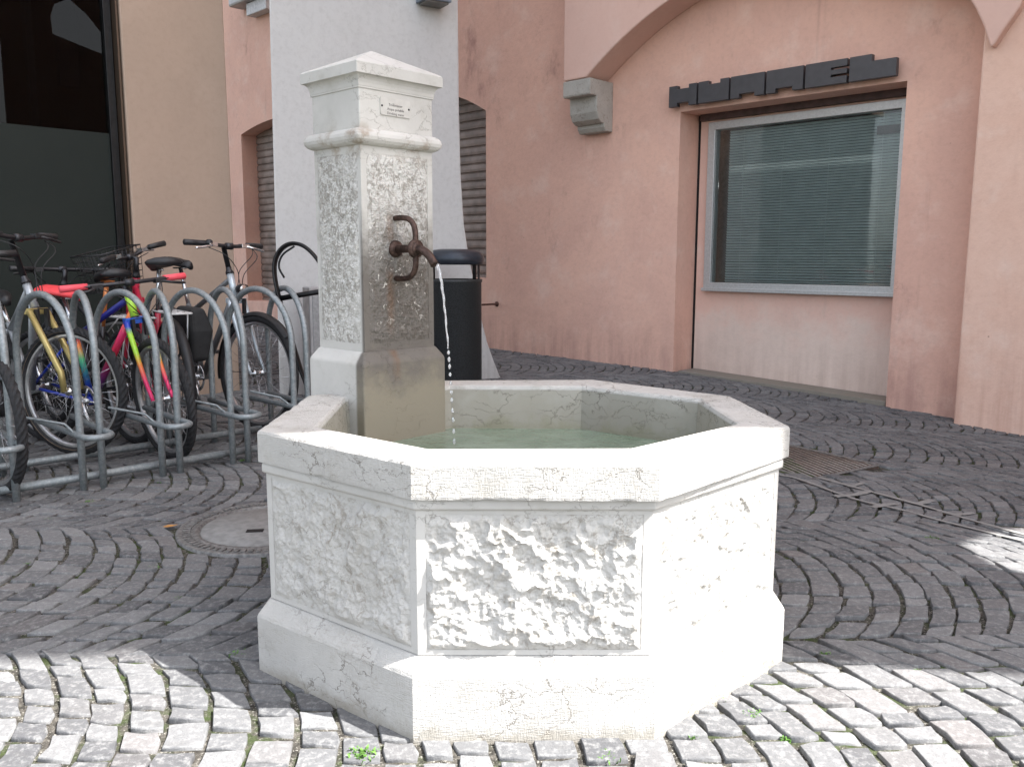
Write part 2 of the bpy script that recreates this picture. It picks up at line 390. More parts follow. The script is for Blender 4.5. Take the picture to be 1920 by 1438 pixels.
# ------------------------------------------------------------------ the fountain
ft = empty('fountain', (0, 0, 0), label='white limestone fountain with octagonal basin and square pillar', cat='fountain')
def off_oct(poly, d):
    """shrink a CCW octagon by d"""
    n = len(poly); L = []
    for i in range(n):
        a, b = np.array(poly[i]), np.array(poly[(i+1) % n]); e = (b-a)/np.linalg.norm(b-a); L.append((a+np.array([-e[1], e[0]])*d, e))
    out = []
    for i in range(n):
        (p, e), (q, f) = L[i-1], L[i]; M_ = np.array([e, -f]).T; s_ = np.linalg.solve(M_, q-p); out.append(tuple(p+e*s_[0]))
    return out
def ring(poly, z): return [(p[0], p[1], z) for p in poly]
def dens(poly, n=44):
    return [tuple(np.array(a)+(np.array(b)-np.array(a))*k/n) for a, b in zip(poly, poly[1:]+poly[:1]) for k in range(n)]
def worn(poly, z, amp=.0022, down=.0015):
    """ring whose edge is knocked about: small chips bite inwards and down"""
    out = []
    for p in dens(poly):
        q = Vector((p[0]*22, p[1]*22, z*9)); c_ = max(0., noise.fractal(q, 1., 2.2, 4)-.12); L = math.hypot(*p); k = 1-amp*(c_*2.6+.25*noise.noise(q*2))/L
        out.append((p[0]*k, p[1]*k, z-down*c_*2.4))
    return out
def chipped(o, size=.009, seg=3):
    b = o.modifiers.new('bevel', 'BEVEL'); b.width = size; b.segments = seg; b.limit_method = 'ANGLE'; b.angle_limit = R(25)
HR = .627; WATER = .482
OUT = [((a[0]+b[0])/2, (a[1]+b[1])/2) for a, b in zip(OCT_BASE, OCT_RIM)]
body = off_oct(OUT, .0245)
# plinth course
m_ = MB().loft([ring(dens(OCT_BASE), -.06), ring(dens(OCT_BASE), .004), worn(OCT_BASE, .144, .0008, .0008), worn(off_oct(OCT_BASE, .003), .152, .0025, .002), worn(off_oct(body, -.002), .184, .001, .001), ring(dens(off_oct(body, .006)), .187), ring(dens(off_oct(body, .03)), .187)], True, True)
pl = m_.obj('plinth', M['stone_tooled'], ft)
# body walls
def framed(mb, a, b, z0, z1, h0, h1, mg, dep=.02):
    """one side: margins standing proud round a sunk field"""
    a, b = Vector((*a, 0)), Vector((*b, 0)); e = b-a; L = e.length; e.normalize(); n = Vector((e.y, -e.x, 0))
    o4 = [(0, z0), (L, z0), (L, z1), (0, z1)]; i4 = [(mg, h0), (L-mg, h0), (L-mg, h1), (mg, h1)]; P = lambda p, d: a+e*p[0]+Z*p[1]+n*d
    mb.add([P(p, 0) for p in o4]+[P(p, 0) for p in i4]+[P(p, -dep) for p in i4], [(k, (k+1) % 4, 4+(k+1) % 4, 4+k) for k in range(4)]+[(4+k, 4+(k+1) % 4, 8+(k+1) % 4, 8+k) for k in range(4)])
m_ = MB().loft([ring(off_oct(body, .019), .187), ring(off_oct(body, .019), .516)], False, False)
for i in range(8): framed(m_, body[i], body[(i+1) % 8], .187, .516, .199, .507, .02)
m_.obj('body', M['stone_smooth'], ft)
# moulding course and rim (with the basin opening)
m_ = MB().loft([ring(body, .5155), ring(off_oct(body, -.010), .521), ring(off_oct(body, -.010), .540), ring(off_oct(body, -.006), .545)], False, False)
chipped(m_.obj('moulding', M['stone_smooth'], ft), .004)
m_ = MB().loft([ring(dens(off_oct(body, .04)), .545), worn(OCT_RIM, .5455, .0018, -.0008), worn(off_oct(OCT_RIM, -.0005), .551, .001, 0), worn(OCT_RIM, HR-.008, .001, .001), worn(off_oct(OCT_RIM, .003), HR-.002, .003, .0022), ring(dens(off_oct(OCT_RIM, .012)), HR), ring(dens(off_oct(OCT_IN, -.010)), HR+.0005), worn(off_oct(OCT_IN, -.003), HR-.002, -.002, .002), ring(dens(OCT_IN), HR-.009), ring(dens(off_oct(OCT_IN, .001)), HR-.014)], False, False)
rim = m_.obj('rim', M['stone_tooled'], ft)
m_ = MB().loft([ring(off_oct(OCT_IN, .0008), HR-.0125), ring(off_oct(OCT_IN, .022), .30), ring(off_oct(OCT_IN, .10), .28)], False, True)
m_.obj('inner_basin', M['stone_inner'], ft)
# margins + rock faced panels on the eight sides
def rock_panel(a, b, z0, z1, amp, fine, res, name='rock_panel', margin=.02, mat=None, seed=0, freq=1., base=.0):
    a, b = Vector((*a, 0)), Vector((*b, 0)); e = b-a; L = e.length; e.normalize(); n = Vector((e.y, -e.x, 0))
    nu, nv = int((L-2*margin)/res), int((z1-z0)/res); m_ = MB(); vs = []
    for j in range(nv+1):
        for i in range(nu+1):
            fu, fv = i/nu, j/nv; u = margin+fu*(L-2*margin); z = z0+fv*(z1-z0)
            p = a+e*u+Z*z; q = p*freq+Vector((seed*3.1, seed*1.7, seed*2.3))
            edge = min(1, min(fu*nu, (1-fu)*nu, fv*nv, (1-fv)*nv)*res/.016)
            wn = noise.noise_vector(q*26)*.42+noise.noise_vector(q*70)*.12
            f1 = noise.voronoi(q*15+wn)[0][0]; f2 = noise.voronoi(q*34+wn*2+Vector((5, 1, 3)))[0][0]
            d = amp*(1.55*(f1*f1-.22)+.55*(f2*f2-.2)+.5*noise.fractal(q*11, 1., 2.1, 3))+fine*noise.fractal(q*75, .9, 2., 4)
            d = (d+base)*edge-.0012*(1-edge)
            vs.append(p+n*max(-.0175 if amp > .004 else -.0095, d)+e*(fine*.9*noise.noise(q*60)))
    fs = [(j*(nu+1)+i, j*(nu+1)+i+1, (j+1)*(nu+1)+i+1, (j+1)*(nu+1)+i) for j in range(nv) for i in range(nu)]
    m_.add(vs, fs, False)
    return m_.obj(name, mat or M['stone_rock'], ft, recalc=False)
side_amp = {1: (.0125, .0022, .0026), 0: (.0085, .0024, .0034), 2: (.0085, .0026, .0034)}
for i in range(8):
    amp, fine, res = side_amp.get(i, (.007, .002, .012))
    rock_panel(body[i], body[(i+1) % 8], .199, .507, amp, fine, res, seed=i+1, base=amp*.15)

# pillar
aP = Vector((math.cos(R(46.9)), math.sin(R(46.9)), 0)); bP = Vector((-aP.y, aP.x, 0)); nR = -bP; nLf = -aP   # right face normal = -bP, left face normal = -aP
Pf = Vector((-.4807, .1723, 0)); PA, PB = .332, .290
def sq(i, z, ii=None):
    ii = i if ii is None else ii
    return [tuple(Pf+aP*s_+bP*q_+Z*z) for s_, q_ in ((i, ii), (PA-i, ii), (PA-i, PB-ii), (i, PB-ii))]
def pillar_stain(k, chips=False):
    def f(t, c):
        sep = t.n('ShaderNodeSeparateXYZ'); t.l(t.co, sep.inputs[0]); z = sep.outputs[2]
        s_ = t.math('SUBTRACT', t.dot(t.co, tuple(aP)), Pf.dot(aP)); q_ = t.math('SUBTRACT', t.dot(t.co, tuple(bP)), Pf.dot(bP))
        front = t.ss(q_, .045, .03)                                        # only the spout side
        nz = t.math('MULTIPLY', t.math('SUBTRACT', t.noise(11, 7, .7), .5), .35)
        low = t.ss(t.math('ADD', z, nz), 1.27, .98); lowp = t.math('MULTIPLY', low, front)
        hole = t.ss(z, k, k+.03)
        c = t.mix(t.math('MULTIPLY', t.math('MULTIPLY', lowp, hole), .85), c, (.070, .056, .046))
        c = t.mix(t.math('MULTIPLY', t.math('MULTIPLY', t.ss(t.math('ADD', z, nz), .78, .60), front), .45), c, (.34, .30, .21))
        ds = t.math('ABSOLUTE', t.math('SUBTRACT', t.math('ADD', s_, t.math('MULTIPLY', t.math('SUBTRACT', t.noise(16, 4), .5), .03)), .128))
        st = t.math('MULTIPLY', t.ss(ds, .026, .002), t.ss(t.noise(20, 5, .7, vec=t.vscale((1, 1, .25))), .3, .62))
        zone = t.math('MAXIMUM', t.math('MULTIPLY', t.ss(z, .78, .93), t.ss(z, 1.03, .99)), t.math('MULTIPLY', t.ss(z, 1.09, 1.12), t.ss(z, 1.20, 1.17)))
        zone = t.math('MAXIMUM', zone, t.math('MULTIPLY', t.ss(z, .66, .71), t.ss(z, .775, .76)))
        c = t.mix(t.math('MULTIPLY', t.math('MULTIPLY', st, zone), t.math('MULTIPLY', front, .5)), c, (.17, .085, .042))
        band = t.math('MULTIPLY', t.ss(z, 1.33, 1.385), t.ss(z, 1.46, 1.41)); band = t.math('MULTIPLY', band, t.ss(t.noise(13, 5, .7), .48, .66))
        c = t.mix(t.math('MULTIPLY', band, .6), c, (.27, .20, .14))
        if chips:
            ch = t.math('MULTIPLY', t.ss(t.noise(48, 4, .6, dist=1.5), .60, .67), t.ss(z, .80, .90)); c = t.mix(t.math('MULTIPLY', ch, .75), c, (.60, .57, .52))
        return c
    return f
M['pillar'] = limestone('limestone_pillar', base=(.55, .535, .505), grime=.6, vein=.55, stain=pillar_stain(.3))
M['pillar_rock'] = limestone('limestone_pillar_rock', base=(.58, .565, .54), grime=.35, vein=.2, stain=pillar_stain(.3, True), rock=.5, pits=.88)
m_ = MB().loft([sq(0, -.05), sq(0, .733), sq(.022, .768), sq(.05, .768)], False, True)
chipped(m_.obj('pillar_plinth', M['pillar'], ft), .006)
SP = lambda s_, q_: tuple((Pf+aP*s_+bP*q_)[:2])
m_ = MB().loft([sq(.036, .766), sq(.036, 1.392)], False, False); sc_ = [SP(.026, PB-.026), SP(.026, .026), SP(PA-.026, .026), SP(PA-.026, PB-.026)]
for i in range(4): framed(m_, sc_[i], sc_[(i+1) % 4], .766, 1.392, .792, 1.362, .016 if i % 2 == 0 else .021, .012)
m_.obj('pillar_shaft', M['pillar'], ft)
for a, b, zr in ((SP(.026, PB-.026), SP(.026, .026), 5), (SP(.026, .026), SP(PA-.026, .026), 6), (SP(PA-.026, .026), SP(PA-.026, PB-.026), 7), (SP(PA-.026, PB-.026), SP(.026, PB-.026), 8)):
    vis = zr in (5, 6)
    rock_panel(a, b, .792, 1.362, .0038, .0022, .0026 if vis else .01, margin=.021 if zr != 5 else .016, mat=M['pillar_rock'], seed=zr, freq=2.1, base=.001)
# round band, head, cornice cap
rings = []
for k in range(9):
    a = R(-90+180*k/8); rings.append(sq(.026-.027*math.cos(a), 1.4085+.0245*math.sin(a)))
chipped(MB().loft(rings, True, True).obj('round_band', M['pillar'], ft), .012, 4)
hd = MB().loft([sq(.024, 1.425), sq(.024, 1.548)], False, False).obj('pillar_head', M['pillar'], ft); chipped(hd, .004)
def zat(P, y):
    lo_, hi_ = 0., 4.
    for _ in range(50):
        m = (lo_+hi_)/2; d = np.array([P[0], P[1], m])-CAM; yy = 719-F_PX*(d@UP)/(d@FW)
        if yy > y: lo_ = m
        else: hi_ = m
    return lo_
cen = Pf+aP*PA/2+bP*PB/2; ZTIP = zat(cen, 97)
rings = [sq(.021, 1.546), sq(.021, 1.551)]
for k in range(6): a = R(90*k/5); rings.append(sq(.020-.015*(1-math.cos(a)), 1.552+.030*math.sin(a)))
rings += [sq(.000, 1.583), sq(.000, 1.614), sq(.005, 1.619)]
tip = [tuple(cen+(Vector(p)-Vector((cen.x, cen.y, 1.619)))*.012+Z*(ZTIP)-Z*0) for p in sq(.005, 1.619)]
tip = [(cen.x+(p[0]-cen.x)*.02, cen.y+(p[1]-cen.y)*.02, ZTIP) for p in sq(.005, 1.619)]
chipped(MB().loft(rings+[tip], True, True).obj('cap', M['pillar'], ft), .004)

# spout with its forked bracket
M['rust'] = simple('rusty_iron', (.075, .045, .036), .55, .6, .35, 60, .6, 150)
M['iron_dark'] = simple('dark_iron', (.028, .026, .026), .5, .7, .3, 40, .4, 120)
F0 = Pf+aP*.0+bP*.026                                            # shaft front plane
def onface(x, y): return Vector(onplane(x, y, np.array(F0), np.array(nR)))
pc = onface(741, 467); pt = onface(746, 410); pb = onface(746, 522)
zc = pc.z; out = .098
m_ = MB().lathe(pc-nR*.004, nR, [(.0, .0), (.026, .0), (.027, .006), (.025, .014), (.016, .018), (.0, .018)], 20)
sp = m_.obj('spout', M['rust'], ft)
pipe = spline([pc, pc+nR*.05, pc+nR*out, pc+nR*(out+.03)-Z*.004, pc+nR*(out+.062)-Z*.021, pc+nR*(out+.085)-Z*.047], 6)
tp = MB().tube(pipe, .0125, 14)
tp.lathe(pipe[-1], (pipe[-1]-pipe[-2]), [(.0125, -.002), (.0135, 0), (.0095, .001), (.0095, -.02)], 14)
tp.obj('pipe', M['rust'], sp)
ringc = pc+nR*(out)
MB().tube(arc(ringc, aP, Z, .021, 0, 360, 20)[:-1], .0085, 10, closed=True).lathe(ringc-nR*.012, nR, [(.012, 0), (.021, .003), (.021, .021), (.012, .024)], 16).obj('collar', M['rust'], sp)
for s_, p in ((1, pt), (-1, pb)):
    hh = abs(p.z-zc); q = Vector((pc.x, pc.y, p.z))
    arm = [q-nR*.01, q+nR*.045, q+nR*.075-Z*s_*.008, q+nR*.094-Z*s_*.03, q+nR*(out)-Z*s_*.062, ringc+Z*s_*.018]
    MB().tube(spline(arm, 6), .0088, 10).obj('bracket_arm', M['rust'], sp)
# water
t = NT('basin_water')
sep = t.n('ShaderNodeSeparateXYZ'); t.l(t.co, sep.inputs[0])
c = t.mix(t.ss(t.noise(5, 4), .35, .65), (.15, .20, .145), (.21, .26, .20))
M['water'] = t.done(c, .04, t.bump(t.math('ADD', t.noise(16, 3), t.math('MULTIPLY', t.noise(60, 2), .3)), .16, .02), spec=.5)
tag(MB().add(ring(off_oct(OCT_IN, .004), WATER), [tuple(range(8))]).obj('water', M['water']), kind='structure')
tip_p = pipe[-1]
t = NT('clear_water'); t.b.inputs['Transmission Weight'].default_value = .75; t.b.inputs['IOR'].default_value = 1.33
M['jet'] = t.done((.96, .98, 1), .03)
m_ = MB(); path = []; rr = []
for k in range(28):
    tt = k/27*.20; path.append(tip_p+nR*(.012+.225*tt)-Z*(.25*tt+4.9*tt*tt)+aP*.0012*math.sin(k*1.3)); rr.append(.0050-.0026*k/27+.0007*math.sin(k*2.1))
m_.tube(path, rr, 8)
tt = .205
while True:
    p = tip_p+nR*(.012+.225*tt)-Z*(.25*tt+4.9*tt*tt)
    if p.z < WATER+.01: break
    L = .006+.004*random.random(); m_.lathe(p-Z*L, Z, [(.0004, 0), (.0032, L*.4), (.0044, L), (.0032, L*1.6), (.0004, L*2)], 8)
    tt += .0085+.003*random.random()
hit = Vector((p.x, p.y, WATER+.002))
tag(m_.obj('water_jet', M['jet']), 'thin clear water stream breaking into drops below the spout', 'water')
# drinking water plate
def hface(x, y): return Vector(onplane(x, y, np.array(Pf+bP*.024), np.array(nR)))
q0 = hface(739, 200); pa_ = hface(712, 200); pb_ = hface(768, 204)
hw = (pb_-pa_).length/2; hh = (hface(711, 181).z-hface(713, 215).z)/2; pcn = (pa_+pb_)/2; pcn.z = (hface(711, 181).z+hface(713, 215).z)/2
M['plate'] = simple('engraved_plate', (.50, .485, .455), .5, .0, .05, 30); M['ink'] = simple('dark_lettering', (.10, .095, .09), .6, 0, .1)
ps = empty('drinking_water_sign', tuple(pcn), label='small drinking water plate screwed to the head of the fountain pillar', cat='sign')
cr_ = .006; lp = []
for cx, cy, a0 in ((hw-cr_, hh-cr_, 0), (-hw+cr_, hh-cr_, 90), (-hw+cr_, -hh+cr_, 180), (hw-cr_, -hh+cr_, 270)):
    for k in range(5): a = R(a0+22.5*k); lp.append((cx+cr_*math.cos(a), cy+cr_*math.sin(a)))
MB().prism([lp], (0, 0, 0), aP, Z, nR, -.001, .0035).obj('plate', M['plate'], ps)
for k, (s_, b_) in enumerate((('Trinkwasser', .16), ('Acqua potabile', -.32), ('Drinking water', -.80))):
    text_mesh('lettering', s_, .0108, M['ink'], ps, nR*.0036+Z*(hh*b_-.002), aP, Z, .0003)
MB().tube([aP*(-.012)+nR*.0037+Z*hh*.42, aP*(-.004)+nR*.0037+Z*hh*.36, aP*.004+nR*.0037+Z*hh*.40, aP*.012+nR*.0037+Z*hh*.36], .0006, 5).obj('emblem', M['plate'], ps)
for s_ in (-1, 1): MB().lathe(aP*s_*(hw-.006)+nR*.0032-Z*.004*s_*0, nR, [(.0034, 0), (.003, .0016), (0, .002)], 10).obj('screw', M['iron_dark'], ps)

# ------------------------------------------------------------------ pink building on the right
pk = empty('pink_building', tuple(W(0, 0)), label='pink rendered building with arched overhang, shop window and shutters', cat='building')
T0 = inv(pk)
OL, OR_, OT = -.02, 1.962, 2.363                                   # big opening
def arch_loop(u0, u1, zb, zs, rise, n=14):
    c = (u0+u1)/2; h = (u1-u0)/2
    return [(u0, zb), (u1, zb)]+[(c+h*(1-2*i/n), zs+rise*(1-(1-2*i/n)**2)) for i in range(n+1)]
SHR = (-4.75, -2.56, .83, 2.667, .31); SHL = (-8.02, -5.8, .385, 2.93, .14)
org = Vector((0, 0, 0))
holes = [[(OL, -.4), (OR_, -.4), (OR_, OT), (OL, OT)]]
outer = [(-16, -.5), (OL, -.5), (OL, OT), (OR_, OT), (OR_, -.5), (5.9, -.5), (5.9, 15), (-16, 15)]
m_ = MB().prism([outer, arch_loop(*SHR), arch_loop(*SHL)], org, dW, Z, nW, -.55, 0)
m_.obj('wall', M['pink'], pk)
# pilaster and further wall to the right
m_ = MB().prism([[(2.535, -.5), (5.8, -.5), (5.8, 3.4), (2.55, 3.4), (2.537, 2.4)]], org, dW, Z, nW, .002, .25)
m_.obj('pilaster', M['pink_pale'], pk, bevel=.015)
# jetty with segmental arches, on its corbel
def zarc(u, c=.85): return 3.385-((u-c)/1.7)**2*.64
lower = [(-1.14, 2.735), (-.865, 2.735)]+[(u, zarc(u)) for u in np.linspace(-.84, 2.42, 34)]+[(2.50, 2.70), (2.555, 2.585), (2.60, 2.46), (2.612, 2.44), (2.63, 2.46), (2.675, 2.535), (2.76, 2.66)]+[(u, zarc(u, 4.40)) for u in np.linspace(2.82, 5.6, 20)]
m_ = MB().prism([lower+[(5.8, 15), (-1.14, 15)]], org, dW, Z, nW, .003, .33)
m_.obj('arched_overhang', M['jetty'], pk, bevel=.012)
# stone corbel
M['corbel'] = limestone('corbel_stone', base=(.46, .44, .40), grime=.6, vein=.2, rock=.7)
prof = [(0, 2.262), (.10, 2.262), (.13, 2.30), (.135, 2.335), (.165, 2.335), (.215, 2.365), (.245, 2.43), (.25, 2.52), (.25, 2.572), (.345, 2.572), (.352, 2.59), (.352, 2.722), (0, 2.722)]
vs_ = [dW*u+nW*a+Z*z for u in (-1.125, -.79) for a, z in prof]; n_ = len(prof)
cb = MB().add(vs_, [tuple(range(n_)), tuple(reversed(range(n_, 2*n_)))]+[(i, (i+1) % n_, n_+(i+1) % n_, n_+i) for i in range(n_)])
cb.obj('corbel', M['corbel'], pk, bevel=.008)
# recessed panel with the shop window
M['slit'] = simple('dark_gap', (.012, .010, .010), .9)
GL, GR, GB, GT = .185, 1.835, .835, 2.215                            # glass
FL, FR, FB, FT = .112, 1.90, .758, 2.285                             # frame outside
m_ = MB().prism([[(.012, -.5), (OR_+.1, -.5), (OR_+.1, OT+.1), (.012, OT+.1)], [(FL+.01, FB+.01), (FR-.01, FB+.01), (FR-.01, FT-.01), (FL+.01, FT-.01)]], org, dW, Z, nW, -.46, -.30)
m_.obj('infill_panel', M['pink_panel'], pk)
MB().box(dW*.0-nW*.33+Z*1.1, dW*.035, nW*.02, Z*1.6).obj('gap', M['slit'], pk)
M['brown'] = simple('brown_painted_wood', (.085, .05, .045), .6, 0, .2, 14)
MB().box(dW*.99-nW*.275+Z*2.335, dW*.965, nW*.022, Z*.030).obj('lintel_board', M['brown'], pk, bevel=.004)
M['alu'] = simple('brushed_aluminium', (.52, .53, .53), .42, .55, .06, 60)
wn = MB().prism([[(FL, FB), (FR, FB), (FR, FT), (FL, FT)], [(GL, GB), (GR, GB), (GR, GT), (GL, GT)]], org, dW, Z, nW, -.36, -.262).obj('window', M['alu'], pk, bevel=.004)
MB().box(dW*(FL+FR)/2-nW*.252+Z*(FB+.012), dW*(FR-FL)/2*1.004, nW*.022, Z*.016).obj('sill', M['alu'], wn, bevel=.003)
def glass(name, tint, rough=.0, refl=1.0):
    t = NT(name); t.t.nodes.remove(t.b)
    tr = t.n('ShaderNodeBsdfTransparent'); tr.inputs[0].default_value = (*tint, 1); gl = t.n('ShaderNodeBsdfGlossy'); gl.inputs['Roughness'].default_value = rough
    fr = t.n('ShaderNodeFresnel'); fr.inputs[0].default_value = 1.5; mx = t.n('ShaderNodeMixShader')
    t.l(t.math('MINIMUM', t.math('MULTIPLY', fr.outputs[0], refl), 1.), mx.inputs[0]); t.l(tr.outputs[0], mx.inputs[1]); t.l(gl.outputs[0], mx.inputs[2]); t.l(mx.outputs[0], t.out.inputs[0])
    return t.m
M['glass'] = glass('window_glass', (.86, .90, .90), 0, .7)
MB().box(dW*(GL+GR)/2-nW*.30+Z*(GB+GT)/2, dW*(GR-GL)/2, nW*.004, Z*(GT-GB)/2).obj('pane', M['glass'], wn)
M['blind'] = simple('blind_slats', (.66, .70, .70), .5, .1, .05, 8)
m_ = MB(); ns = 58
for i in range(ns):
    z = GB+.012+(GT-GB-.03)*i/(ns-1)
    m_.box(dW*((GL+GR)/2+.04)-nW*.385+Z*z, dW*((GR-GL)/2-.045), nW*.0075+Z*.0084, (Z*.6-nW*.9).normalized()*.0006)
for u in (.42, .80, 1.22, 1.66): m_.tube([dW*u-nW*.375+Z*GB, dW*u-nW*.375+Z*GT], .0014, 5)
m_.obj('blinds', M['blind'], wn)
M['room'] = simple('dim_interior', (.12, .12, .115), .9)
MB().prism([[(FL-.05, FB-.05), (FR+.05, FB-.05), (FR+.05, FT+.05), (FL-.05, FT+.05)]], org, dW, Z, nW, -.58, -.56).obj('back_board', M['room'], wn)
MB().box(dW*1.715-nW*.345+Z*2.075, dW*.09, nW*.012, Z*.032).obj('window_vent', M['brown'], wn)
# threshold
M['kerb'] = limestone('grey_threshold_stone', base=(.26, .25, .24), grime=.5, vein=.5, rock=.4)
MB().prism([[(.02, -.4), (OR_-.01, -.4), (OR_-.01, -.055), (.02, .012)]], org, dW, Z, nW, -.29, -.02).obj('threshold', M['kerb'], pk, bevel=.01)
# roller shutters
M['shutter'] = simple('brown_roller_shutter', (.27, .215, .185), .6, .1, .2, 5)
for (u0, u1, zb, zs, rise), hl in ((SHR, .098), (SHL, .103)):
    m_ = MB(); z = zb-.05; 
    while z < zs+rise+.1:
        c0 = dW*(u0-.1)-nW*.27; c1 = dW*(u1+.1)-nW*.27; pr = [(0, 0), (.016, .006), (.021, hl*.35), (.016, hl*.78), (.003, hl*.86), (-.004, hl*.9), (-.004, hl*.97), (0, hl*1.001)]
        m_.add([c+nW*a+Z*(z+h) for a, h in pr for c in (c0, c1)], [(2*i, 2*i+1, 2*i+3, 2*i+2) for i in range(len(pr)-1)])
        z += hl
    m_.obj('roller_shutter', M['shutter'], pk)
    MB().box(dW*(u0+u1)/2-nW*.40+Z*(zb+zs+rise)/2, dW*((u1-u0)/2+.3), nW*.02, Z*((zs+rise-zb)/2+.3)).obj('shutter_backing', M['slit'], pk)  # unseen backing added to stop sun leaking between the shutter slats
    MB().prism([[(u0-.05, zb-.05), (u1+.05, zb-.05), (u1+.05, zb-.002), (u0-.05, zb-.002)]], org, dW, Z, nW, -.5, -.004).obj('sill', M['pink'], pk)
# unseen added wing that blocks the sun, outlined to cast the shade edge
M['shade_slab'] = M['pink']
h_ = Vector((math.cos(SUN_AZ), math.sin(SUN_AZ), 0)); q_ = Vector((-h_.y, h_.x, 0)); DW_ = 5.2; tel = math.tan(SUN_EL)
def sunplane(x, y, z=0.):
    p = Vector((x, y, 0)); g = p.dot(h_); return (p.dot(q_), z+(DW_-g)*tel)
edge = [(1.75, -.37), (1.27, -.295), (.90, -.25), (.68, -.225), (.45, -.16), (.23, -.095), (.1, -.07), (-.3, -.08), (-.7, -.10), (-.98, -.135), (-1.2, -.20), (-1.4, -.236), (-1.9, -.27)]  # ground line where the cast shade should end; shapes the slab
ep = [sunplane(*e) for e in edge]
loop = [(ep[0][0]-.03, -.5)]+ep+[(ep[-1][0]-.06, 16.5), (3.3, 16.5), (3.3, -.5)]
hole = [sunplane(*[float(v) for v in atz(*p)[:2]]) for p in ((1765, 1012), (1830, 985), (1925, 965), (2060, 955), (2060, 1085), (1920, 1072), (1830, 1052))]  # opening cut so that a sun patch falls on the right paving
hole = list(reversed(hole))
MB().prism([loop, hole], h_*DW_-Vector(pk.location), q_, Z, h_, 0, .08).obj('unseen_shade_slab', M['pink'], pk)

# shop sign of six block letters
sg = empty('shop_sign', tuple(W(.9, 2.49)), label='dark grey block letter sign above the shop window', cat='sign')
M['sign'] = simple('anthracite_metal', (.060, .060, .066), .45, .2, .06, 20)
M['sign_side'] = M['sign']
u = -.085; wl = [.305, .317, .330, .337, .354, .372]; zb, zt = 2.396, 2.576; hL = zt-zb
names = 'HUAAEL'
for ch, w_l in zip(names, wl):
    a, b = u, u+w_l-.019; w2 = b-a; nt_ = hL*.17
    if ch == 'H': lp = [(a, zb), (a+w2*.3, zb), (a+w2*.3, zb+nt_), (a+w2*.72, zb+nt_), (a+w2*.72, zb), (b, zb), (b, zt), (a+w2*.72, zt), (a+w2*.72, zt-nt_), (a+w2*.3, zt-nt_), (a+w2*.3, zt), (a, zt)]
    elif ch == 'U': lp = [(a, zb), (b, zb), (b, zt), (a+w2*.72, zt), (a+w2*.72, zt-nt_), (a+w2*.34, zt-nt_), (a+w2*.34, zt), (a, zt)]
    elif ch == 'A': lp = [(a, zb), (a+w2*.26, zb), (a+w2*.26, zb+nt_), (a+w2*.72, zb+nt_), (a+w2*.72, zb), (b, zb), (b, zt), (a, zt)]
    elif ch == 'E': lp = [(a, zb), (b, zb), (b, zb+hL*.30), (a+w2*.62, zb+hL*.30), (a+w2*.62, zb+hL*.40), (b, zb+hL*.40), (b, zb+hL*.60), (a+w2*.62, zb+hL*.60), (a+w2*.62, zb+hL*.70), (b, zb+hL*.70), (b, zt), (a, zt)]
    else: lp = [(a, zb), (b, zb), (b, zb+hL*.72), (a+w2*.48, zb+hL*.72), (a+w2*.48, zt), (a, zt)]
    lt = MB().prism([lp], W(0, 0)-Vector(sg.location), dW, Z, nW, .045, .095).obj('letter', M['sign'], sg, bevel=.002)
    MB().box(W(a+w2*.55, zb+hL*.55, .023)-Vector(sg.location), dW*.02, nW*.0225, Z*.02).obj('spacer', M['sign'], lt)
    u += w_l
# iron pin, small signs high on the wall
M['rustpin'] = simple('rusted_pin', (.11, .055, .042), .7, .3, .3, 50)
rp = W(-2.386, .545)
tag(MB().tube([rp-nW*.05, rp+nW*.33-dW*.0], .011, 8).lathe(rp, nW, [(.03, 0), (.028, .012), (.012, .02)], 10).tube([rp+nW*.32-Z*.025, rp+nW*.32+Z*.03], .012, 8).obj('iron_pin', M['rustpin']), 'rusty iron pin sticking out low from the pink wall right of the litter bin', 'iron pin')
_q = onplane(478, 16, np.array(P0), np.array(nW)); hs = empty('wall_cabinet', tuple(_q), label='grey wall cabinet with rounded panel high on the pink wall above the left shutter', cat='cabinet')
M['greymetal'] = simple('grey_metal', (.36, .35, .35), .5, .3, .1, 10)
MB().box(dW*.10+nW*.12+Z*.33, dW*.45, nW*.12, Z*.30).obj('housing', M['greymetal'], hs, bevel=.03)
MB().box(dW*(.30)+nW*.08-Z*.06, dW*.28, nW*.075, Z*.085).obj('outlet_box', simple('pale_metal', (.5, .5, .5), .5), hs, bevel=.01)

# ------------------------------------------------------------------ white pier with flared foot
outl = [(-2.0, -.3), (.05, -.3), (0, 0), (-.075, .17), (-.137, .33), (-.20, .56), (-.252, .80), (-.315, 1.07), (-.360, 1.34), (-.388, 1.75), (-.400, 2.3), (-.404, 3.2), (-.41, 9), (-1.965, 9), (-1.965, 3), (-1.99, .7)]
pr = empty('white_pier', tuple(Q0), label='massive white rendered pier with flared foot behind the fountain pillar', cat='pier')
MB().loft([[dP*(u+(.62 if u < -1.5 else 0.))+Z*z-nP*.75 for u, z in outl], [dP*u+Z*z for u, z in outl]]).obj('shaft', M['white'], pr, bevel=.02)
lm = empty('wall_lamp', tuple(Q0+dP*-.675+Z*3.16), label='grey blue box lamp fixed high on the white pier', cat='lamp')
MB().box(nP*.09+Z*.06, dP*.115, nP*.088, Z*.17).obj('housing', simple('blue_grey_metal', (.20, .235, .29), .45, .4), lm, bevel=.006)
MB().box(nP*.09-Z*.117, dP*.095, nP*.07, Z*.008).obj('diffuser', simple('lamp_diffuser', (.12, .115, .105), .4), lm)

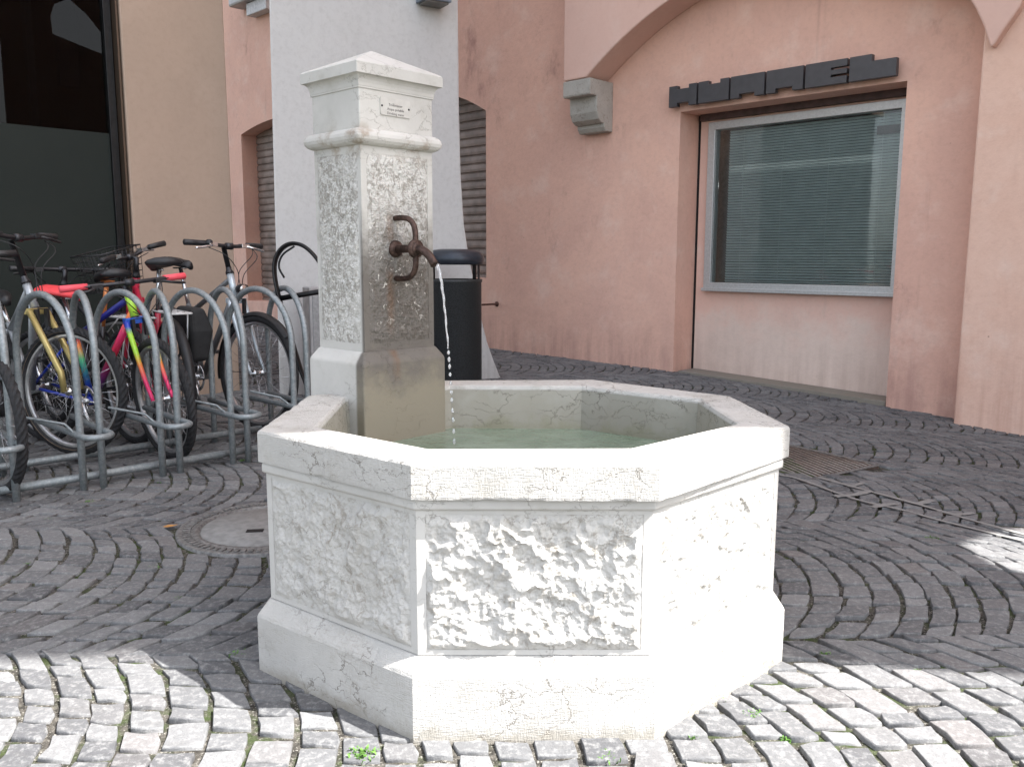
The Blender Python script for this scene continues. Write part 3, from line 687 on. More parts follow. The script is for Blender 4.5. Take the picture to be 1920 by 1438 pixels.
# ------------------------------------------------------------------ beige building with glass front on the left
bb = empty('beige_building', tuple(L0), label='beige rendered building with dark glazed shop front at the left edge', cat='building')
CS = .80
MB().prism([[(0.03, -.3), (CS, -.3), (CS, 9), (.03, 9)]], org, dL, Z, nL, -3.2, 0).obj('wall', M['beige'], bb, bevel=.012)
MB().prism([[(-4.5, 3.6), (.028, 3.6), (.028, 9), (-4.5, 9)]], org, dL, Z, nL, -3.2, -.01).obj('wall', M['beige'], bb)
M['blackmetal'] = simple('black_metal', (.012, .012, .013), .4, .5, .2)
fm = MB()
for s0 in (-4.2, -3.25, -2.3, -1.35, -.028): fm.box(dL*s0-nL*.12+Z*1.7, dL*.026, nL*.04, Z*1.9)
fm.box(dL*-2.1-nL*.12+Z*.05, dL*2.05, nL*.035, Z*.06)
sf = fm.obj('shopfront_frame', M['blackmetal'], bb, bevel=.003)
t = NT('bronze_trim'); MB().box(dL*.010-nL*.055+Z*1.7, dL*.006, nL*.045, Z*1.9).obj('edge_trim', t.done((.10, .07, .05), .45, None, .6), sf)
M['glass_dark'] = glass('dark_glass', (.22, .23, .23), 0, .28)
MB().box(dL*-2.1-nL*.12+Z*1.75, dL*2.1, nL*.004, Z*1.85).obj('pane', M['glass_dark'], sf)
t = NT('frosted_film'); M['film'] = t.done(t.mix(t.noise(3, 4), (.016, .020, .018), (.022, .026, .023)), .6, spec=.12)
MB().box(dL*-2.1-nL*.112+Z*1.02, dL*2.06, nL*.0015, Z*.905).obj('frosted_film', M['film'], sf)
M['hall'] = simple('dark_hall', (.03, .028, .03), .9)
MB().box(dL*-2.1-nL*3.0+Z*1.8, dL*2.2, nL*.05, Z*2.0).obj('hall_back_wall', M['hall'], bb)
MB().box(dL*-2.1-nL*1.6-Z*.1, dL*2.2, nL*1.4, Z*.05).obj('hall_floor', M['hall'], bb)
MB().box(dL*-4.45-nL*1.6+Z*1.8, dL*.04, nL*1.45, Z*2.0).obj('hall_side_wall', M['hall'], bb)
M['reflgreen'] = simple('olive_reflection', (.42, .43, .36), .9, 0, .2, 3)  # pale green of a facade reflected in the shop glass
MB().box(dL*-.75-nL*.9+Z*2.52, dL*.20, nL*.03, Z*.42).obj('reflection_panel', M['reflgreen'], bb)  # added behind the pane to imitate that reflection
MB().box(dL*-.78-nL*.86+Z*2.12, dL*.19, nL*.04, Z*.02).box(dL*-.78-nL*.87+Z*2.08, dL*.18, nL*.03, Z*.014).obj('reflection_ledge', simple('white_reflection', (.75, .75, .72), .6), bb)  # reflected white moulding, imitated by solid ledges behind the pane
MB().box(dL*-.42-nL*.5+Z*2.6, dL*.025, nL*.03, Z*.62).obj('hall_post', simple('grey_post', (.30, .30, .33), .6), bb)
MB().box(dL*-.17-nL*.5+Z*2.75, dL*.07, nL*.03, Z*.47).obj('hall_post', simple('plum_post', (.16, .15, .17), .6), bb)
# grey service box by the pier's left foot
gp = Vector(onplane(597, 640, np.array(Q0+nP*.3), np.array(nP))); gp.z = 0
gpo = empty('service_cabinet', (gp.x, gp.y, 0), label='narrow grey service cabinet standing against the white pier behind the last rack hoop', cat='cabinet')
MB().box(Z*.42, dP*.085, nP*.08, Z*.42).obj('casing', M['greymetal'], gpo, bevel=.008)
MB().box(Z*.42+nP*.083, dP*.065, nP*.004, Z*.36).obj('door', simple('cabinet_door', (.28, .28, .28), .5), gpo, bevel=.003)

# ------------------------------------------------------------------ litter bin
bd = 6.75; bx = CAM[0]+(842-960)/F_PX*bd; by = CAM[1]+bd
bn = empty('litter_bin', (bx, by, float(gz(bx, by))), label='dark grey perforated litter bin with domed blue black lid', cat='bin')
t = NT('perforated_steel'); br = t.vor(150, 'F1'); M['bin'] = t.done(t.mix(t.ss(br, .38, .30), (.045, .048, .05), (.012, .013, .014)), .5, t.bump(t.ss(br, .38, .30), .3, .002), .4)
RB = .215
MB().lathe((0, 0, 0), Z, [(RB-.02, .03), (RB, .06), (RB, .865), (RB+.006, .872), (RB+.006, .89), (RB-.01, .892), (RB-.015, .86), (RB-.02, .2), (0, .2)], 40).obj('body', M['bin'], bn)
M['binlid'] = simple('blue_black_enamel', (.030, .037, .05), .38, .3, .1, 20)
MB().lathe((0, 0, 0), Z, [(0, 1.125), (.10, 1.124), (.17, 1.115), (.212, 1.098), (.232, 1.07), (.235, 1.045), (.23, 1.012), (.218, 1.004), (.20, 1.008), (.0, 1.02)], 40).obj('lid', M['binlid'], bn)
for a in (-12, 40, 150, 215): MB().box((RB*.93*math.cos(R(a)), RB*.93*math.sin(R(a)), .94), (math.cos(R(a))*.005, math.sin(R(a))*.005, 0), (-math.sin(R(a))*.018, math.cos(R(a))*.018, 0), (0, 0, .085)).obj('lid_strut', M['iron_dark'], bn)
for z in (.46, .69, .83):
    a = -150; MB().lathe((RB*math.cos(R(a)), RB*math.sin(R(a)), z), (math.cos(R(a)), math.sin(R(a)), 0), [(.007, 0), (.006, .004), (0, .005)], 8).obj('rivet', M['greymetal'], bn)

# ------------------------------------------------------------------ black hoop frame
od = 4.75
def at_d(x, y, d): v = ray(x, y); return Vector(CAM+v*(d/(v@FW)))
hp = [(590, 790), (580, 742), (563, 690), (541, 615), (524, 560), (515, 515), (517, 486), (529, 466), (547, 457), (568, 461), (588, 478), (606, 505), (622, 545), (640, 600), (660, 680), (672, 740), (680, 800)]
P_ = [at_d(x, y, od) for x, y in hp]; P_[0].z = 0.; P_[-1].z = 0.
hf = empty('hoop_frame', tuple(P_[0]), label='black flat bar hoop frame with a crossbar between bicycle rack and fountain pillar', cat='frame'); T_ = inv(hf)
fdir = Vector(FW); fdir.z = 0
MB().tube(spline(P_, 6), .02, 8, T=T_, flat=(fdir, .030, .011)).obj('hoop', M['blackmetal'], hf)
c0, c1 = at_d(523, 560, od), at_d(636, 541, od)
MB().tube([c0, c1], .015, 8, T=T_).obj('crossbar', M['blackmetal'], hf)
cr1 = MB().tube(spline([at_d(x, y, od-.05) for x, y in ((552, 462), (530, 478), (523, 500), (533, 521))], 5), .006, 6, T=T_); cr1.obj('hook', M['blackmetal'], hf)

# ------------------------------------------------------------------ bicycle rack
t = NT('galvanised_tube'); gsp = t.vor(95, out='Color'); gc = t.mix(t.ss(t.noise(60, 5, .7), .35, .7), (.20, .225, .235), (.31, .335, .345))
gc = t.mix(t.math('MULTIPLY', t.ss(t.noise(18, 6, .75), .58, .72), .5), gc, (.16, .14, .12)); M['galv'] = t.done(gc, .5, None, .35)
RA = Vector((-1.9965, 1.4023, 0)); RS = Vector((.2575, .2555, 0)); TR = .0165
rk = empty('bicycle_rack', tuple(RA), label='galvanised tubular bicycle rack of paired hoops on two ground rails', cat='bicycle rack'); T_ = inv(rk)
HH = .885; HWd = .585
def hoop(front, ang):
    d = Vector((math.cos(R(ang)), math.sin(R(ang)), 0)); rr_ = HWd/2; c_ = front+d*rr_
    pts = [front+Z*-.02, front+Z*.3, front+Z*(HH-rr_-.02)]+arc(c_+Z*(HH-rr_), d, Z, rr_, 180, 0, 20)+[front+d*HWd+Z*.3, front+d*HWd-Z*.02]
    return MB().tube(pts, TR, 12, T=T_)
for i in range(-2, 4):
    a = RA+RS*i; b = a+Vector((.059, .0655, 0)); a.z = 0
    hoop(a, 143).obj('hoop', M['galv'], rk); hoop(b, 126).obj('hoop', M['galv'], rk)
    fwd = Vector((.7071, -.7071, 0)); sd = Vector((.7071, .7071, 0)); mid = (a+b)/2; zg = .262
    l0 = mid-fwd*.50-sd*.08; l1 = mid-fwd*.0-sd*.062; r1 = mid+sd*.062; r0 = mid-fwd*.50+sd*.08
    up = lambda p, h=0.: Vector((p.x, p.y, zg+h))
    g = [up(l0), up(l1), up(mid+fwd*.085-sd*.060)]+[up(mid+fwd*.085)+sd*(-.06*math.cos(R(k*22.5)))+fwd*.06*math.sin(R(k*22.5)) for k in range(1, 8)]+[up(mid+fwd*.085+sd*.060), up(r1), up(r0)]
    MB().tube(g, .0145, 10, T=T_).obj('wheel_guide', M['galv'], rk)
    MB().tube([up(l1, 0), up(l1, .04)-sd*.02-fwd*.08, up(a, .09)-fwd*.10-sd*.2], .006, 6, T=T_).obj('brace', M['galv'], rk)
for k, dist in ((0, .02), (1, .50)):
    fwd = Vector((.7071, -.7071, 0)); p = RA-fwd*dist*1.0-fwd*.05
    MB().tube([p-RS*2.6+Z*.045, p+RS*3.6+Z*.045], .019, 12, T=T_).obj('ground_rail', M['galv'], rk)

# ------------------------------------------------------------------ bicycles
M['rubber'] = simple('tyre_rubber', (.018, .018, .020), .8, 0, .2, 60); M['rimalu'] = simple('rim_alloy', (.50, .50, .51), .35, .8, .1, 30)
M['chrome'] = simple('polished_steel', (.62, .62, .63), .22, .95, .05); M['blackpl'] = simple('black_plastic', (.016, .016, .018), .5, 0, .15)
M['rimtan'] = simple('tan_sidewall', (.30, .21, .14), .75); M['steeldk'] = simple('dark_steel', (.05, .05, .055), .4, .7)
def rotmat(axis, a): return Matrix.Rotation(a, 3, axis)
def wheel(root, T, c, r, tyre_mat, rim_mat, knob=True, tr=.024, spokes=28, tan=None):
    c = Vector(c); m_ = MB(); ns, nk = 110, 10; vs = []
    for i in range(ns):
        a = 2*PI*i/ns; u = Vector((math.cos(a), 0, math.sin(a)))
        for k in range(nk):
            b = 2*PI*k/nk; rad = tr
            if knob and math.cos(b) > .2 and ((i+k) % 2): rad = tr-.0045
            vs.append(c+u*(r-tr+rad*math.cos(b))+Vector((0, rad*.95*math.sin(b), 0)))
    fs = [(i*nk+k, i*nk+(k+1) % nk, ((i+1) % ns)*nk+(k+1) % nk, ((i+1) % ns)*nk+k) for i in range(ns) for k in range(nk)]
    R0 = r-tr*1.75
    rim = MB(); prof = [(R0, .012), (R0-.012, .012), (R0-.019, .006), (R0-.019, -.006), (R0-.012, -.012), (R0, -.012)]; nr = 64; rv = []
    for i in range(nr):
        a = 2*PI*i/nr; u = Vector((math.cos(a), 0, math.sin(a)))
        for rr_, y in prof: rv.append(c+u*rr_+Vector((0, y, 0)))
    np_ = len(prof); rf = [(i*np_+k, i*np_+(k+1) % np_, ((i+1) % nr)*np_+(k+1) % np_, ((i+1) % nr)*np_+k) for i in range(nr) for k in range(np_)]
    w_ = rim.add(rv, rf, False, T).obj('wheel', rim_mat, root)
    m_.add(vs, fs, not knob, T).obj('tyre', tyre_mat, w_)
    if tan:
        s2 = MB()
        for sgn in (-1, 1):
            ring_ = [[c+Vector((math.cos(2*PI*i/64)*q, sgn*y, math.sin(2*PI*i/64)*q)) for i in range(64)] for q, y in ((R0+.002, .0125), (R0+.012, .0225))]
            s2.add([p for rg in ring_ for p in rg], [(i, (i+1) % 64, 64+(i+1) % 64, 64+i) for i in range(64)], True, T)
        s2.obj('sidewall', tan, w_)
    sp_ = MB()
    for i in range(spokes):
        a = 2*PI*i/spokes; sd = 1 if i % 2 else -1; h = a+(.9 if (i//2) % 2 else -.9)
        sp_.tube([c+Vector((math.cos(h)*.02, sd*.028, math.sin(h)*.02)), c+Vector((math.cos(a)*(R0-.018), 0, math.sin(a)*(R0-.018)))], .0011, 4, T=T)
    sp_.obj('spokes', M['chrome'], w_)
    MB().lathe(c-Vector((0, .05, 0)), (0, 1, 0), [(0, -.01), (.006, -.01), (.006, .016), (.022, .018), (.022, .024), (.014, .028), (.014, .072), (.022, .076), (.022, .082), (.006, .084), (.006, .11), (0, .11)], 14, T=T).obj('hub', M['chrome'], w_)
    return w_
def bicycle(label, P, heading, steer, roll, r=.34, wb=1.04, frame=None, fork=None, forktop=None, tyre=True, rimf=None, kind='mtb', bar=None, seat=None, tubes=None, hz=.0, extras=(), gripm=None, tan=None, barw=.30, seatz=.86, stem=.06, barz=None, post=None, front=True, headm=None, rise=.0):
    frame = frame or M['steeldk']; fork = fork or frame; rimf = rimf or M['rimalu']; seat = seat or M['blackpl']; gripm = gripm or M['blackpl']; bar = bar or M['steeldk']; post = post or M['chrome']
    ha = R(71); ax = Vector((-math.cos(ha), 0, math.sin(ha)))
    Pa = Vector((-.048, 0, r)); Rm = rotmat(ax, R(steer))
    FA = lambda p: Pa+Rm @ (Vector(p)-Pa)
    shift = FA(Vector((0, 0, 0))); shift.z = 0
    root = empty('bicycle', (0, 0, 0), label=label, cat='bicycle', group=None)
    hd_ = rotmat(Z, R(heading)) @ rotmat(Vector((1, 0, 0)), R(roll)); root.matrix_world = Matrix.Translation(Vector((P[0], P[1], hz))-hd_ @ shift) @ hd_.to_4x4()
    I = lambda p: Vector(p)
    crown = Pa+ax*((r+.075)/math.sin(ha)); hb = crown+ax*.02; ht = hb+ax*(.13 if kind == 'mtb' else .15)
    bb_ = Vector((-wb+.425, 0, .275)); rx = Vector((-wb, 0, r)); st = bb_+Vector((-.285, 0, .958))*(.40 if kind == 'mtb' else .48); tt0 = bb_+Vector((-.285, 0, .958))*(.36 if kind == 'mtb' else .42)
    # wheels
    wheel(root, FA, (0, 0, r), r, M['rubber'], rimf, tyre, tan=tan)
    wheel(root, I, rx, r, M['rubber'], M['rimalu'], tyre)
    # fork
    fk = MB().tube([crown-ax*.01, ht+ax*.02], .015, 10, T=FA).box(crown, (.02, 0, 0), (0, .062, 0), (0, 0, .016), T=FA).obj('fork', forktop or fork, root, bevel=.004)
    for sgn in (-1, 1):
        if kind == 'mtb' and forktop is None:
            leg = [crown+Vector((.012, sgn*.055, 0)), Vector((-.012, sgn*.055, r+.10))+ax*.0, Vector((.0, sgn*.055, r))]; rr_ = [.0155, .017, .015]
        else:
            hub_ = Vector((0, sgn*.052, r)); c_ = crown+Vector((.006, sgn*.054, 0)); leg = spline([c_, c_.lerp(hub_, .35)+Vector((-.006, 0, 0)), c_.lerp(hub_, .7)+Vector((-.012, 0, 0)), hub_], 5); rr_ = [.0155-.006*i/(len(leg)-1) for i in range(len(leg))]
        MB().tube(leg, rr_, 10, T=FA).obj('fork_leg', fork, fk)
    # rim brake on the fork
    MB().box(crown+Vector((.035, .032, -.035)), (.012, 0, 0), (0, .008, 0), (0, 0, .045), T=FA).box(crown+Vector((.035, -.032, -.035)), (.012, 0, 0), (0, .008, 0), (0, 0, .045), T=FA).tube([crown+Vector((.04, -.032, .012)), crown+Vector((.04, .045, .012))], .0025, 6, T=FA).obj('brake', M['blackpl'], fk, bevel=.003)
    # frame
    def segs(parts):
        m_ = MB()
        for a, b, rr_ in parts: m_.tube([a, b], rr_, 12)
        return m_
    tdict = dict(head_tube=[(hb, ht, .021)], top_tube=[(ht-ax*.03, tt0, .0165)], down_tube=[(hb+ax*.03, bb_, .020)], seat_tube=[(bb_, st, .0165)])
    if kind == 'city': tdict['top_tube'] = [(ht-ax*.07, bb_+(st-bb_)*.35, .0165)]
    stays = []
    for sgn in (-1, 1): stays += [(bb_+Vector((-.03, sgn*.03, 0)), rx+Vector((0, sgn*.062, 0)), .009), (tt0+Vector((0, sgn*.02, 0)), rx+Vector((0, sgn*.062, 0)), .008)]
    fr = MB()
    for a, b, rr_ in stays: fr.tube([a, b], rr_, 8)
    fr.lathe(bb_-Vector((0, .036, 0)), (0, 1, 0), [(0, 0), (.022, 0), (.022, .072), (0, .072)], 14)
    for k in tdict:
        if not (tubes and k in tubes) and not (headm and k == 'head_tube'): [fr.tube([a, b], rr_, 12) for a, b, rr_ in tdict[k]]
    fo = fr.obj('frame', frame, root)
    for k in tdict:
        if tubes and k in tubes: segs(tdict[k]).obj(k, tubes[k], fo)
        elif headm and k == 'head_tube': segs(tdict[k]).obj(k, headm, fo)
    MB().lathe(ht-ax*.002, ax, [(.0, -.002), (.024, 0), (.024, .014), (.017, .026), (.017, .04)], 14, T=FA).obj('headset_cup', M['steeldk'], fo)
    MB().lathe(hb-ax*.016, ax, [(.0, 0), (.023, 0), (.023, .014), (.02, .016)], 14, T=FA).obj('headset_cup', M['steeldk'], fo)
    # stem and handlebar
    stp = ht+ax*stem; sf_ = stp+Vector((.055, 0, .012))
    if barz is not None: stp = ht+ax*((barz-ht.z)/ax.z-.01); sf_ = stp+Vector((.05, 0, .01))
    hbm = MB()
    by_ = [(sf_+Vector((-.045, -barw, rise)), sf_+Vector((-.02, -barw*.6, rise)), sf_+Vector((0, -barw*.25, rise*.2)), sf_, sf_+Vector((0, barw*.25, rise*.2)), sf_+Vector((-.02, barw*.6, rise)), sf_+Vector((-.045, barw, rise)))][0]
    hbar = hbm.tube(spline(by_, 5), .0115, 10, T=FA).obj('handlebar', bar, root)
    MB().tube([ht, stp, sf_], .0155, 10, T=FA).lathe(sf_-Vector((0, .024, 0)), (0, 1, 0), [(.012, 0), (.021, .003), (.021, .045), (.012, .048)], 12, T=FA).obj('stem', M['steeldk'], hbar)
    for sgn in (-1, 1):
        e = sf_+Vector((-.045, sgn*barw, rise)); i_ = sf_+Vector((-.027, sgn*(barw-.125), rise))
        MB().tube([i_, e, e+(e-i_).normalized()*.004], [.0165, .0185, .013], 12, T=FA).obj('grip', gripm, hbar)
        L = MB().box(i_+Vector((.02, -sgn*.035, -.006)), (.02, 0, 0), (0, .028, 0), (0, 0, .012), T=FA)
        L.tube(spline([i_+Vector((.03, -sgn*.03, -.008)), i_+Vector((.055, sgn*.01, -.018)), i_+Vector((.05, sgn*.055, -.026)), i_+Vector((.045, sgn*.095, -.032))], 4), [.008]*9+[.0075]*3+[.005], 8, T=FA)
        L.obj('brake_lever', M['chrome'] if 'bright' in extras else M['blackpl'], hbar, bevel=.002)
    cb_ = MB()
    for sgn, d in ((1, .12), (-1, .15), (1, .19)):
        cb_.tube(spline([FA(sf_+Vector((0, sgn*.17, -.005))), FA(sf_+Vector((d*.7, sgn*.10, -.03-d*.2))), FA(sf_+Vector((d*.65, sgn*.01, -.13-d*.2))), FA(crown+Vector((.03, sgn*.02, .05)))], 6), .0026, 5)
    cb_.obj('cables', M['blackpl'], hbar)
    # saddle
    top = bb_+Vector((-.285, 0, .958)).normalized()*((seatz-.275)/.958*1.0)
    sv = []; nsx = 13
    for i in range(nsx):
        f = i/(nsx-1); x = -.15+.28*f; wd = .078*(1-f)**.75*(1 if f > .08 else .8)+.017; 
        if kind == 'city': wd *= 1.18
        zt_ = .012*math.cos(f*PI)+.006-.012*(f > .95); rr_ = []
        for k in range(12):
            a = 2*PI*k/12; rr_.append(top+Vector((x, math.cos(a)*wd, zt_+(.021 if math.sin(a) > 0 else .028)*math.sin(a)-(.012*abs(math.cos(a))**2))))
        sv.append(rr_)
    sd_ = MB().loft(sv, True, True, True).obj('saddle', seat, root)
    MB().tube([st-Vector((-.285, 0, .958))*.05, top-Z*.035], .0135, 10).tube([top+Vector((-.09, 0, -.035)), top+Vector((.07, 0, -.035))], .006, 6).obj('seat_post', post, sd_)
    # cranks, pedals, chain
    ck = MB().lathe(bb_+Vector((0, -.045, 0)), (0, 1, 0), [(.088, 0), (.09, .002), (.088, .004), (.07, .004), (.07, 0), (.088, 0)], 32).lathe(bb_+Vector((0, -.07, 0)), (0, 1, 0), [(0, 0), (.02, 0), (.02, .14), (0, .14)], 12)
    for k in range(5): a = 2*PI*k/5; ck.tube([bb_+Vector((0, -.043, 0)), bb_+Vector((math.cos(a)*.078, -.043, math.sin(a)*.078))], .006, 6)
    cdir = Vector((.45, 0, -.89)); ck.tube([bb_+Vector((0, -.065, 0)), bb_+Vector((0, -.072, 0))+cdir*.165], [.012, .009], 8); ck.tube([bb_+Vector((0, .06, 0)), bb_+Vector((0, .07, 0))-cdir*.165], [.012, .009], 8)
    co_ = ck.obj('crankset', M['chrome'], root)
    for sgn in (1, -1): pp = bb_+Vector((0, -sgn*.11, 0))+cdir*sgn*.165; MB().box(pp, (.045, 0, 0), (0, .035, 0), (0, 0, .011)).obj('pedal', M['blackpl'], co_, bevel=.006)
    MB().tube([bb_+Vector((0, -.043, .085)), rx+Vector((0, -.043, .035))], .0035, 5).tube([bb_+Vector((0, -.043, -.085)), rx+Vector((.02, -.043, -.09)), rx+Vector((0, -.043, -.035))], .0035, 5).lathe(rx+Vector((0, -.05, 0)), (0, 1, 0), [(0, 0), (.03, 0), (.045, .012), (.045, .015), (0, .015)], 20).obj('chain', M['steeldk'], co_)
    def fender(T, c, a0, a1):
        m_ = MB(); rr_ = r+.012; vs = []; n = 26
        for i in range(n+1):
            a = R(a0+(a1-a0)*i/n); u_ = Vector((math.cos(a), 0, math.sin(a)))
            for y, d in ((-.026, -.016), (-.018, 0), (0, .006), (.018, 0), (.026, -.016)): vs.append(Vector(c)+u_*(rr_+d)+Vector((0, y, 0)))
        m_.add(vs, [(i*5+k, i*5+k+1, (i+1)*5+k+1, (i+1)*5+k) for i in range(n) for k in range(4)], True, T); return m_
    if 'fenders' in extras:
        fender(FA, (0, 0, r), 40, 190).tube([Vector((0, .055, r)), Vector((-r-.01, .03, r-.02))], .002, 5, T=FA).obj('mudguard', M['blackpl'], root, recalc=False)
        fender(I, rx, 20, 215).obj('mudguard', M['blackpl'], root, recalc=False)
    if 'carrier' in extras:
        zc_ = 2*r+.055; m_ = MB(); x0 = -wb+.19; x1 = -wb-.22
        m_.tube(spline([Vector((x0, .055, zc_)), Vector((x1+.04, .06, zc_)), Vector((x1, .03, zc_)), Vector((x1, -.03, zc_)), Vector((x1+.04, -.06, zc_)), Vector((x0, -.055, zc_))], 5), .0055, 8)
        for y in (-.02, .02): m_.tube([Vector((x0, y, zc_)), Vector((x1, y, zc_))], .004, 6)
        for x in (-wb+.08, -wb-.06, -wb-.16): m_.tube([Vector((x, -.058, zc_)), Vector((x, .058, zc_))], .004, 6)
        for sgn in (-1, 1): m_.tube([Vector((-wb-.12, sgn*.06, zc_)), rx+Vector((0, sgn*.07, .01))], .005, 6); m_.tube([Vector((x0, sgn*.055, zc_)), tt0+Vector((-.02, sgn*.02, 0))], .004, 6)
        m_.obj('carrier', simple('white_painted_steel', (.66, .66, .66), .4, .3), root)
    if 'bag' in extras:
        m_ = MB(); zc_ = 2*r+.05
        for sgn in extras['bag'] if isinstance(extras, dict) else (-1,):
            m_.loft([[(-wb+.17, sgn*.07, zc_-.27), (-wb-.13, sgn*.07, zc_-.27), (-wb-.13, sgn*.16, zc_-.27), (-wb+.17, sgn*.16, zc_-.27)], [(-wb+.18, sgn*.065, zc_-.1), (-wb-.15, sgn*.065, zc_-.1), (-wb-.15, sgn*.19, zc_-.1), (-wb+.18, sgn*.19, zc_-.1)], [(-wb+.16, sgn*.065, zc_+.03), (-wb-.13, sgn*.065, zc_+.03), (-wb-.13, sgn*.15, zc_+.03), (-wb+.16, sgn*.15, zc_+.03)]])
        m_.obj('pannier_bag', simple('black_fabric', (.02, .02, .021), .85), root, bevel=.025, seg=3)
    if 'basket' in extras:
        m_ = MB(); cx = sf_+Vector((.17, 0, -.07)); hx, hy, hz_ = .12, .17, .12
        for z in np.linspace(-hz_, hz_, 7):
            k = .82+.18*(z+hz_)/(2*hz_); m_.tube([cx+Vector((sx*hx*k, sy*hy*k, z)) for sx, sy in ((-1, -1), (1, -1), (1, 1), (-1, 1))], .0022 if z < hz_ else .0045, 5, closed=True, T=FA)
        for f in np.linspace(-1, 1, 9):
            for sgn in (-1, 1):
                m_.tube([cx+Vector((f*hx*.82, sgn*hy*.82, -hz_)), cx+Vector((f*hx, sgn*hy, hz_))], .0018, 4, T=FA); m_.tube([cx+Vector((sgn*hx*.82, f*hy*.82, -hz_)), cx+Vector((sgn*hx, f*hy, hz_))], .0018, 4, T=FA)
            m_.tube([cx+Vector((f*hx*.82, -hy*.82, -hz_)), cx+Vector((f*hx*.82, hy*.82, -hz_))], .0018, 4, T=FA)
        m_.obj('basket', M['blackpl'], root)
    if 'light' in extras:
        MB().lathe(crown+Vector((.05, 0, .07)), (1, 0, -.1), [(0, -.04), (.02, -.03), (.032, .0), (.034, .03)], 16, T=FA).obj('headlight', M['blackpl'], root)
        MB().lathe(crown+Vector((.05, 0, .07)), (1, 0, -.1), [(.031, .028), (.02, .034), (0, .036)], 16, T=FA).obj('lens', M['chrome'], root)
    if 'bell' in extras: MB().lathe(sf_+Vector((.0, -.14, .012)), Z, [(0.022, 0), (.021, .014), (.01, .022), (0, .023)], 14, T=FA).obj('bell', M['blackpl'], hbar)
    return root
def col(n, c, rough=.3, metal=.0): return simple(n, c, rough, metal, .06, 20)
def zgrad(name, stops, rough=.28):
    t = NT(name); sep = t.n('ShaderNodeSeparateXYZ'); t.l(t.co, sep.inputs[0]); rp_ = t.n('ShaderNodeValToRGB'); t.l(sep.outputs[2], rp_.inputs[0])
    e = rp_.color_ramp.elements
    while len(e) < len(stops): e.new(.5)
    for q, (p, c_) in zip(e, stops): q.position = p; q.color = (*c_, 1)
    return t.done(rp_.outputs[0], rough)
LIME, ORG, PNK, BLU, RED, GRN = (.42, .72, .06), (.85, .22, .06), (.80, .035, .16), (.02, .05, .42), (.55, .03, .05), (.05, .38, .16)
red_frame = col('red_paint', (.42, .02, .05)); silver = col('silver_paint', (.38, .40, .42), .3, .4); palebl = col('pale_silver_paint', (.50, .56, .60), .3, .3)
def toward(P, k): p = Vector(P); q = Vector(CAM)+(p-Vector(CAM))*k; return q
# leftmost dark bicycle, only its front wheel reaches into the picture
b1 = Vector(atz(-1, 925))
bicycle('black bicycle at the left edge with only its silver rimmed front wheel showing', b1, -32, -6, 0, r=.345, frame=M['steeldk'], kind='mtb', barz=1.06, seatz=.92)
# gold fork
b2 = toward(atz(146, 850), .952)
gold = col('gold_paint', (.46, .37, .15), .32, .5)
bicycle('dark mountain bicycle with gold suspension fork and black handlebar', b2, -44, 30, 9, r=.335, frame=silver, fork=gold, hz=b2.z-.012, kind='mtb', barz=1.12, seatz=.80, barw=.29, tan=M['rimtan'], rise=.02)
# rainbow bicycle
b3 = Vector(atz(322, 862))
bicycle('multicoloured mountain bicycle with pink grips and red saddle', b3, -27, -16, 0, r=.327, wb=1.0, frame=col('blue_paint', BLU), fork=zgrad('lime_to_pink', [(.30, (.75, .03, .16)), (.42, PNK), (.50, ORG), (.57, LIME), (.66, LIME), (.70, BLU)]), forktop=col('blue_crown', (.03, .12, .55)), headm=col('lime_paint', LIME),
        tubes=dict(top_tube=col('navy_paint', (.015, .02, .20)), down_tube=zgrad('red_to_blue', [(.3, BLU), (.52, RED), (.66, PNK), (.75, ORG)]), seat_tube=zgrad('seat_tube_rainbow', [(.36, BLU), (.5, GRN), (.58, ORG), (.63, PNK)])), seat=col('red_saddle_cover', (.80, .07, .08), .5), gripm=col('pink_rubber', (.80, .09, .12), .6), barz=.925, barw=.325, seatz=.865)
# black city bicycle parked tail first
b4r = Vector(atz(347, 831)); hd4 = 126
b4 = b4r+Vector((math.cos(R(hd4)), math.sin(R(hd4)), 0))*1.04
bicycle('red framed city bicycle parked tail first with white carrier, black pannier and wire basket', b4, hd4, 38, 0, r=.35, frame=red_frame, kind='city', tyre=False, barz=1.06, seatz=1.02, barw=.28, extras=('fenders', 'carrier', 'bag', 'basket', 'bright'), rise=.03)
# silver trekking bicycle
b5 = toward(atz(485, 806), .974)
bicycle('silver grey trekking bicycle with front lamp beside the fountain pillar', b5, -40, 6, 0, r=.35, frame=col('grey_paint', (.16, .165, .17), .35, .3), fork=palebl, forktop=palebl, headm=palebl, kind='trek', tyre=False, barz=1.10, seatz=1.0, barw=.275, extras=('fenders', 'light', 'bell', 'bright'), hz=b5.z-.006, rise=.012)
# dark bicycle with the orange seat post, between the others
b6r = Vector((-2.22, 2.40, 0)); hd6 = 140; b6 = b6r+Vector((math.cos(R(hd6)), math.sin(R(hd6)), 0))*1.02
bicycle('dark bicycle with orange seat post and black saddle behind the red saddle', b6, hd6, -4, 0, r=.335, frame=M['steeldk'], kind='mtb', barz=.98, seatz=.955, post=col('orange_anodised', (.62, .22, .07), .35, .4), extras=('carrier',))

